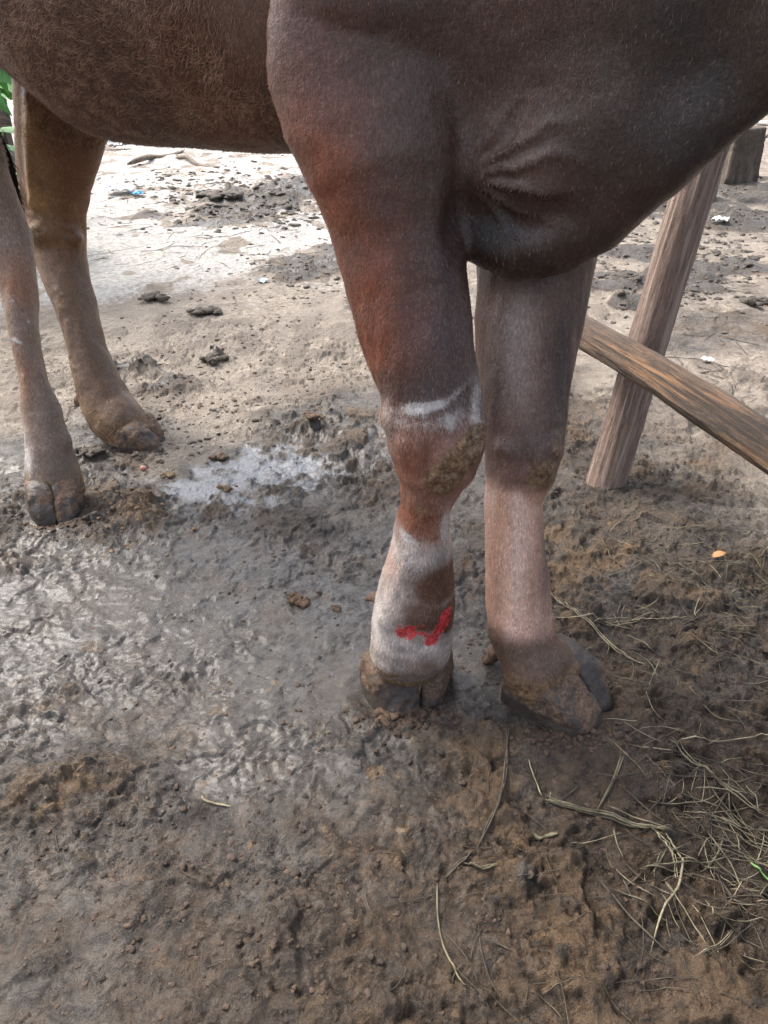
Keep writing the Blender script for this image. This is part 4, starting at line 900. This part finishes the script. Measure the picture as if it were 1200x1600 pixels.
def litter():
    rng = random.Random(21); sets = {}
    def put(mat, x0, x1, y0, y1, n, l0, l1, w0, w1, bias=None, cl=None):
        out = sets.setdefault(mat.name, (mat, []))[1]
        for _ in range(n):
            if cl: q = rng.choice(cl); px = rng.gauss(q[0], q[2]); py = rng.gauss(q[1], q[3])
            else: px = rng.uniform(x0, x1); py = rng.uniform(y0, y1)
            c = G(px, max(200, py)); a = rng.gauss(bias, .6) if bias is not None else rng.uniform(0, 6.28); L = rng.uniform(l0, l1)
            k = rng.gauss(0, .3); w = rng.uniform(w0, w1); pts = []
            n_ = 9
            for i in range(n_):
                s = i/(n_-1); aa = a+k*s; pts.append((c[0]+math.cos(aa)*L*s, c[1]+math.sin(aa)*L*s))
            out.append((pts, w, rng.uniform(.001, .006)))
    clr = [(1080, 860, 70, 40), (1130, 1010, 60, 60), (1060, 1200, 60, 50), (1110, 1300, 70, 60), (1050, 1390, 70, 50), (1150, 1400, 50, 60), (960, 980, 50, 40), (1150, 880, 50, 30)]
    put(m_sp, 0, 0, 0, 0, 55, .02, .10, .0007, .0014, None, clr); put(m_sg, 0, 0, 0, 0, 130, .02, .12, .0008, .0030, -.5, clr)
    put(m_sd, 0, 0, 0, 0, 110, .02, .12, .001, .0032, -.5, clr)
    put(m_sp, 980, 1200, 700, 1500, 60, .02, .09, .0006, .0016); put(m_sd, 700, 1200, 1180, 1600, 70, .02, .10, .0008, .002)
    put(m_sg, 900, 1200, 650, 900, 45, .02, .10, .0008, .002); put(m_sd, 0, 700, 1150, 1600, 40, .01, .05, .0006, .0014); put(m_sd, 0, 600, 500, 1100, 60, .01, .06, .0006, .0016)
    put(m_sp, 900, 1200, 300, 640, 60, .02, .09, .0012, .003); put(m_sp, 150, 500, 195, 420, 120, .04, .22, .002, .005); put(m_sd, 150, 500, 195, 420, 150, .04, .25, .002, .006)
    put(m_sd, 1000, 1200, 200, 640, 120, .03, .2, .0015, .005); put(m_sg, 950, 1200, 760, 930, 90, .03, .1, .0008, .0018, .0)
    for nm, (mat, L) in sets.items():
        allp = np.array([p for pts, _, _ in L for p in pts]); z, _ = ground_fn(allp[:, 0], allp[:, 1]); V = []; Fc = []; k = 0; i = 0
        for pts, w, lf in L:
            zz = z[i:i+len(pts)]; i += len(pts); zs_ = zz*.3+zz.max()*.25+np.convolve(np.pad(zz, 1, 'edge'), np.ones(3)/3, 'valid')*.45
            v, f = ribbon(np.column_stack([np.array(pts), zs_+lf*.6]), w, .5); V.append(v); Fc.append(f+k); k += len(v)
        o = mesh_np('straw_litter', np.vstack(V), np.vstack(Fc), mat)
        lab = {'grass_olive': 'olive half-trodden grass bits strewn over the right side of the mud', 'stem_dark': 'dark rotting stems and bits of straw trodden into the mud', 'straw_pale': 'pale dry straw bits strewn over the right side and the back'}[nm]
        tag(o, lab, 'straw', kind='stuff')
litter()

# scraps
def scrap(px, py, r, color, label, seed, name='plastic_scrap', cat='plastic scrap', rough=.4, squash=.35, sx=1., group='bits of plastic litter'):
    c = G(px, py); z = gz(c[0], c[1]); n = 22; a, b = np.meshgrid(np.linspace(-1, 1, n), np.linspace(-1, 1, n)); a = a.ravel(); b = b.ravel()
    rr = np.sqrt(a*a+b*b); ed = .72+.5*(fbm2(np.arctan2(b, a)*1.3+seed, a*0+seed, 3, seed)-.3)
    s = ed/np.maximum(1, rr*1.0); x = a*s*r*sx; y = b*s*r; h = fbm2(a*2.4+seed, b*2.4, 4, seed+3)*r*squash*2
    V = np.stack([x, y, h+r*.05], 1); ii = np.arange(n*n).reshape(n, n); Q = np.stack([ii[:-1, :-1], ii[:-1, 1:], ii[1:, 1:], ii[1:, :-1]], -1).reshape(-1, 4)
    t = NT(name); m = t.done(t.mix(t.noise(t.coord(), 25, 4, .6), tuple(q*.75 for q in color), color), rough)
    o = mesh_np(name, V, Q, m); o.location = (c[0], c[1], z); md = o.modifiers.new('thick', 'SOLIDIFY'); md.thickness = r*.03
    tag(o, label, cat, group); return o
scrap(1124, 356, .060, (.80, .82, .84), 'crumpled white plastic on the mud right of the leaning post', 1, squash=.5)
scrap(1105, 568, .028, (.72, .70, .66), 'small pale paper flake on dry mud above the rail', 2, name='paper_scrap', cat='paper scrap')
scrap(180, 296, .05, (.04, .22, .75), 'blue plastic bit on the white ground below the belly', 3)
scrap(215, 310, .05, (.05, .40, .85), 'light blue plastic bit lying right of the darker blue one', 4)
scrap(190, 306, .13, (.86, .86, .86), 'white crumpled sheet between the two blue bits', 5, squash=.25)
scrap(410, 440, .030, (.45, .58, .66), 'pale blue-grey plastic flake on sand left of the dark dung pile', 6)
scrap(225, 222, .16, (.10, .35, .65), 'blue plastic sheet half buried at the back under the belly', 7, squash=.2, sx=1.6)
scrap(180, 235, .16, (.75, .75, .74), 'pale rag at the very back beside the far hind leg', 8, name='rag', cat='rag')
scrap(1190, 195, .12, (.80, .80, .80), 'white bag scrap at the back right under the throat', 9)
scrap(970, 583, .02, (.6, .68, .72), 'tiny grey plastic flake close to the leaning post', 10)
def leaf(px, py, label, color):
    c = G(px, py); z = gz(c[0], c[1]); V = []; Q = []; n = 9
    for i in range(n):
        s = i/(n-1); w = .009*math.sin(math.pi*min(1, s*.95+.05)); x = (s-.5)*.032
        V += [(x, -w, .004+.003*math.sin(s*3)), (x, 0, .001+.003*math.sin(s*3)), (x, w, .005+.003*math.sin(s*3))]
    for i in range(n-1):
        o_ = i*3; Q += [[o_, o_+1, o_+4, o_+3], [o_+1, o_+2, o_+5, o_+4]]
    t = NT('dry_leaf'); m = t.done(t.mix(t.noise(t.coord(), 80), tuple(q*.6 for q in color), color), .6)
    o = mesh_np('fallen_leaf', np.array(V), np.array(Q), m); o.location = (c[0], c[1], z+.006); o.rotation_euler = (0, -.2, .2)
    md = o.modifiers.new('thick', 'SOLIDIFY'); md.thickness = .0006; tag(o, label, 'leaf')
leaf(1118, 889, 'curled orange fallen leaf among straw right of the far foreleg', (.62, .32, .13))
v, f = rock(3, .0085, 77, .85, .12); t = NT('nut'); o = mesh_np('nut', v, f, t.done((.42, .20, .15), .45)); c = G(225, 737); o.location = (c[0], c[1], gz(c[0], c[1])+.006); tag(o, 'small round pinkish nut on the mud between the hind hooves and wet patch', 'nut')
# sticks at the back
m_stick = straw_mat('stick_wood', (.09, .07, .05), (.24, .19, .14), .8)
def stick(a, b, w, label, lift=.03):
    pa, pb = G(*a), G(*b); c = np.array([pa+(pb-pa)*s+[.02*math.sin(s*9), .03*math.sin(s*5), lift+.02*math.sin(s*7)] for s in np.linspace(0, 1, 14)])
    v, f = ribbon(c, w, 1., True); o = mesh_np('stick', v, f, m_stick); m0 = v.mean(0); tag(rebase(o, m0), label, 'stick', 'dead sticks at the back')
stick((200, 262), (290, 240), .05, 'long dark stick under the belly at the back, lying level'); stick((275, 252), (345, 268), .045, 'thinner curved stick right of the long level one')
stick((165, 215), (225, 200), .05, 'stick lying farthest back beside the far hind leg'); stick((1150, 235), (1200, 215), .05, 'pale stick behind the dark wooden block', .05)

# =================================================================== LIGHT
w = bpy.data.worlds.new('World'); SC.world = w; w.use_nodes = True; nt = w.node_tree
sky = nt.nodes.new('ShaderNodeTexSky'); sky.sky_type = 'NISHITA'; sky.sun_disc = False
EL, AZ = math.radians(54), math.radians(-52)          # azimuth from +Y towards +X
sky.sun_elevation = EL; sky.sun_rotation = AZ; sky.air_density = 1.0; sky.dust_density = 6.0; sky.ozone_density = 1.0
hs = nt.nodes.new('ShaderNodeHueSaturation'); hs.inputs['Saturation'].default_value = .62
bg = nt.nodes['Background']; nt.links.new(sky.outputs[0], hs.inputs['Color']); nt.links.new(hs.outputs[0], bg.inputs[0]); bg.inputs[1].default_value = .15
sl = bpy.data.lights.new('sun', 'SUN'); so = bpy.data.objects.new('sun', sl); COL.objects.link(so)
sl.energy = 1.0; sl.angle = math.radians(20); sl.color = (1, .96, .9)
d = Vector((math.sin(AZ)*math.cos(EL), math.cos(AZ)*math.cos(EL), math.sin(EL)))
so.rotation_euler = d.to_track_quat('Z', 'Y').to_euler(); so.location = (0, 0, 5)
SC.view_settings.view_transform = 'Standard'; SC.view_settings.look = 'None'; SC.view_settings.gamma = 1; SC.view_settings.exposure = 1.36
SC.render.engine = 'CYCLES'; SC.cycles.use_denoising = True; SC.cycles.denoising_prefilter = 'NONE'; SC.cycles.max_bounces = 6
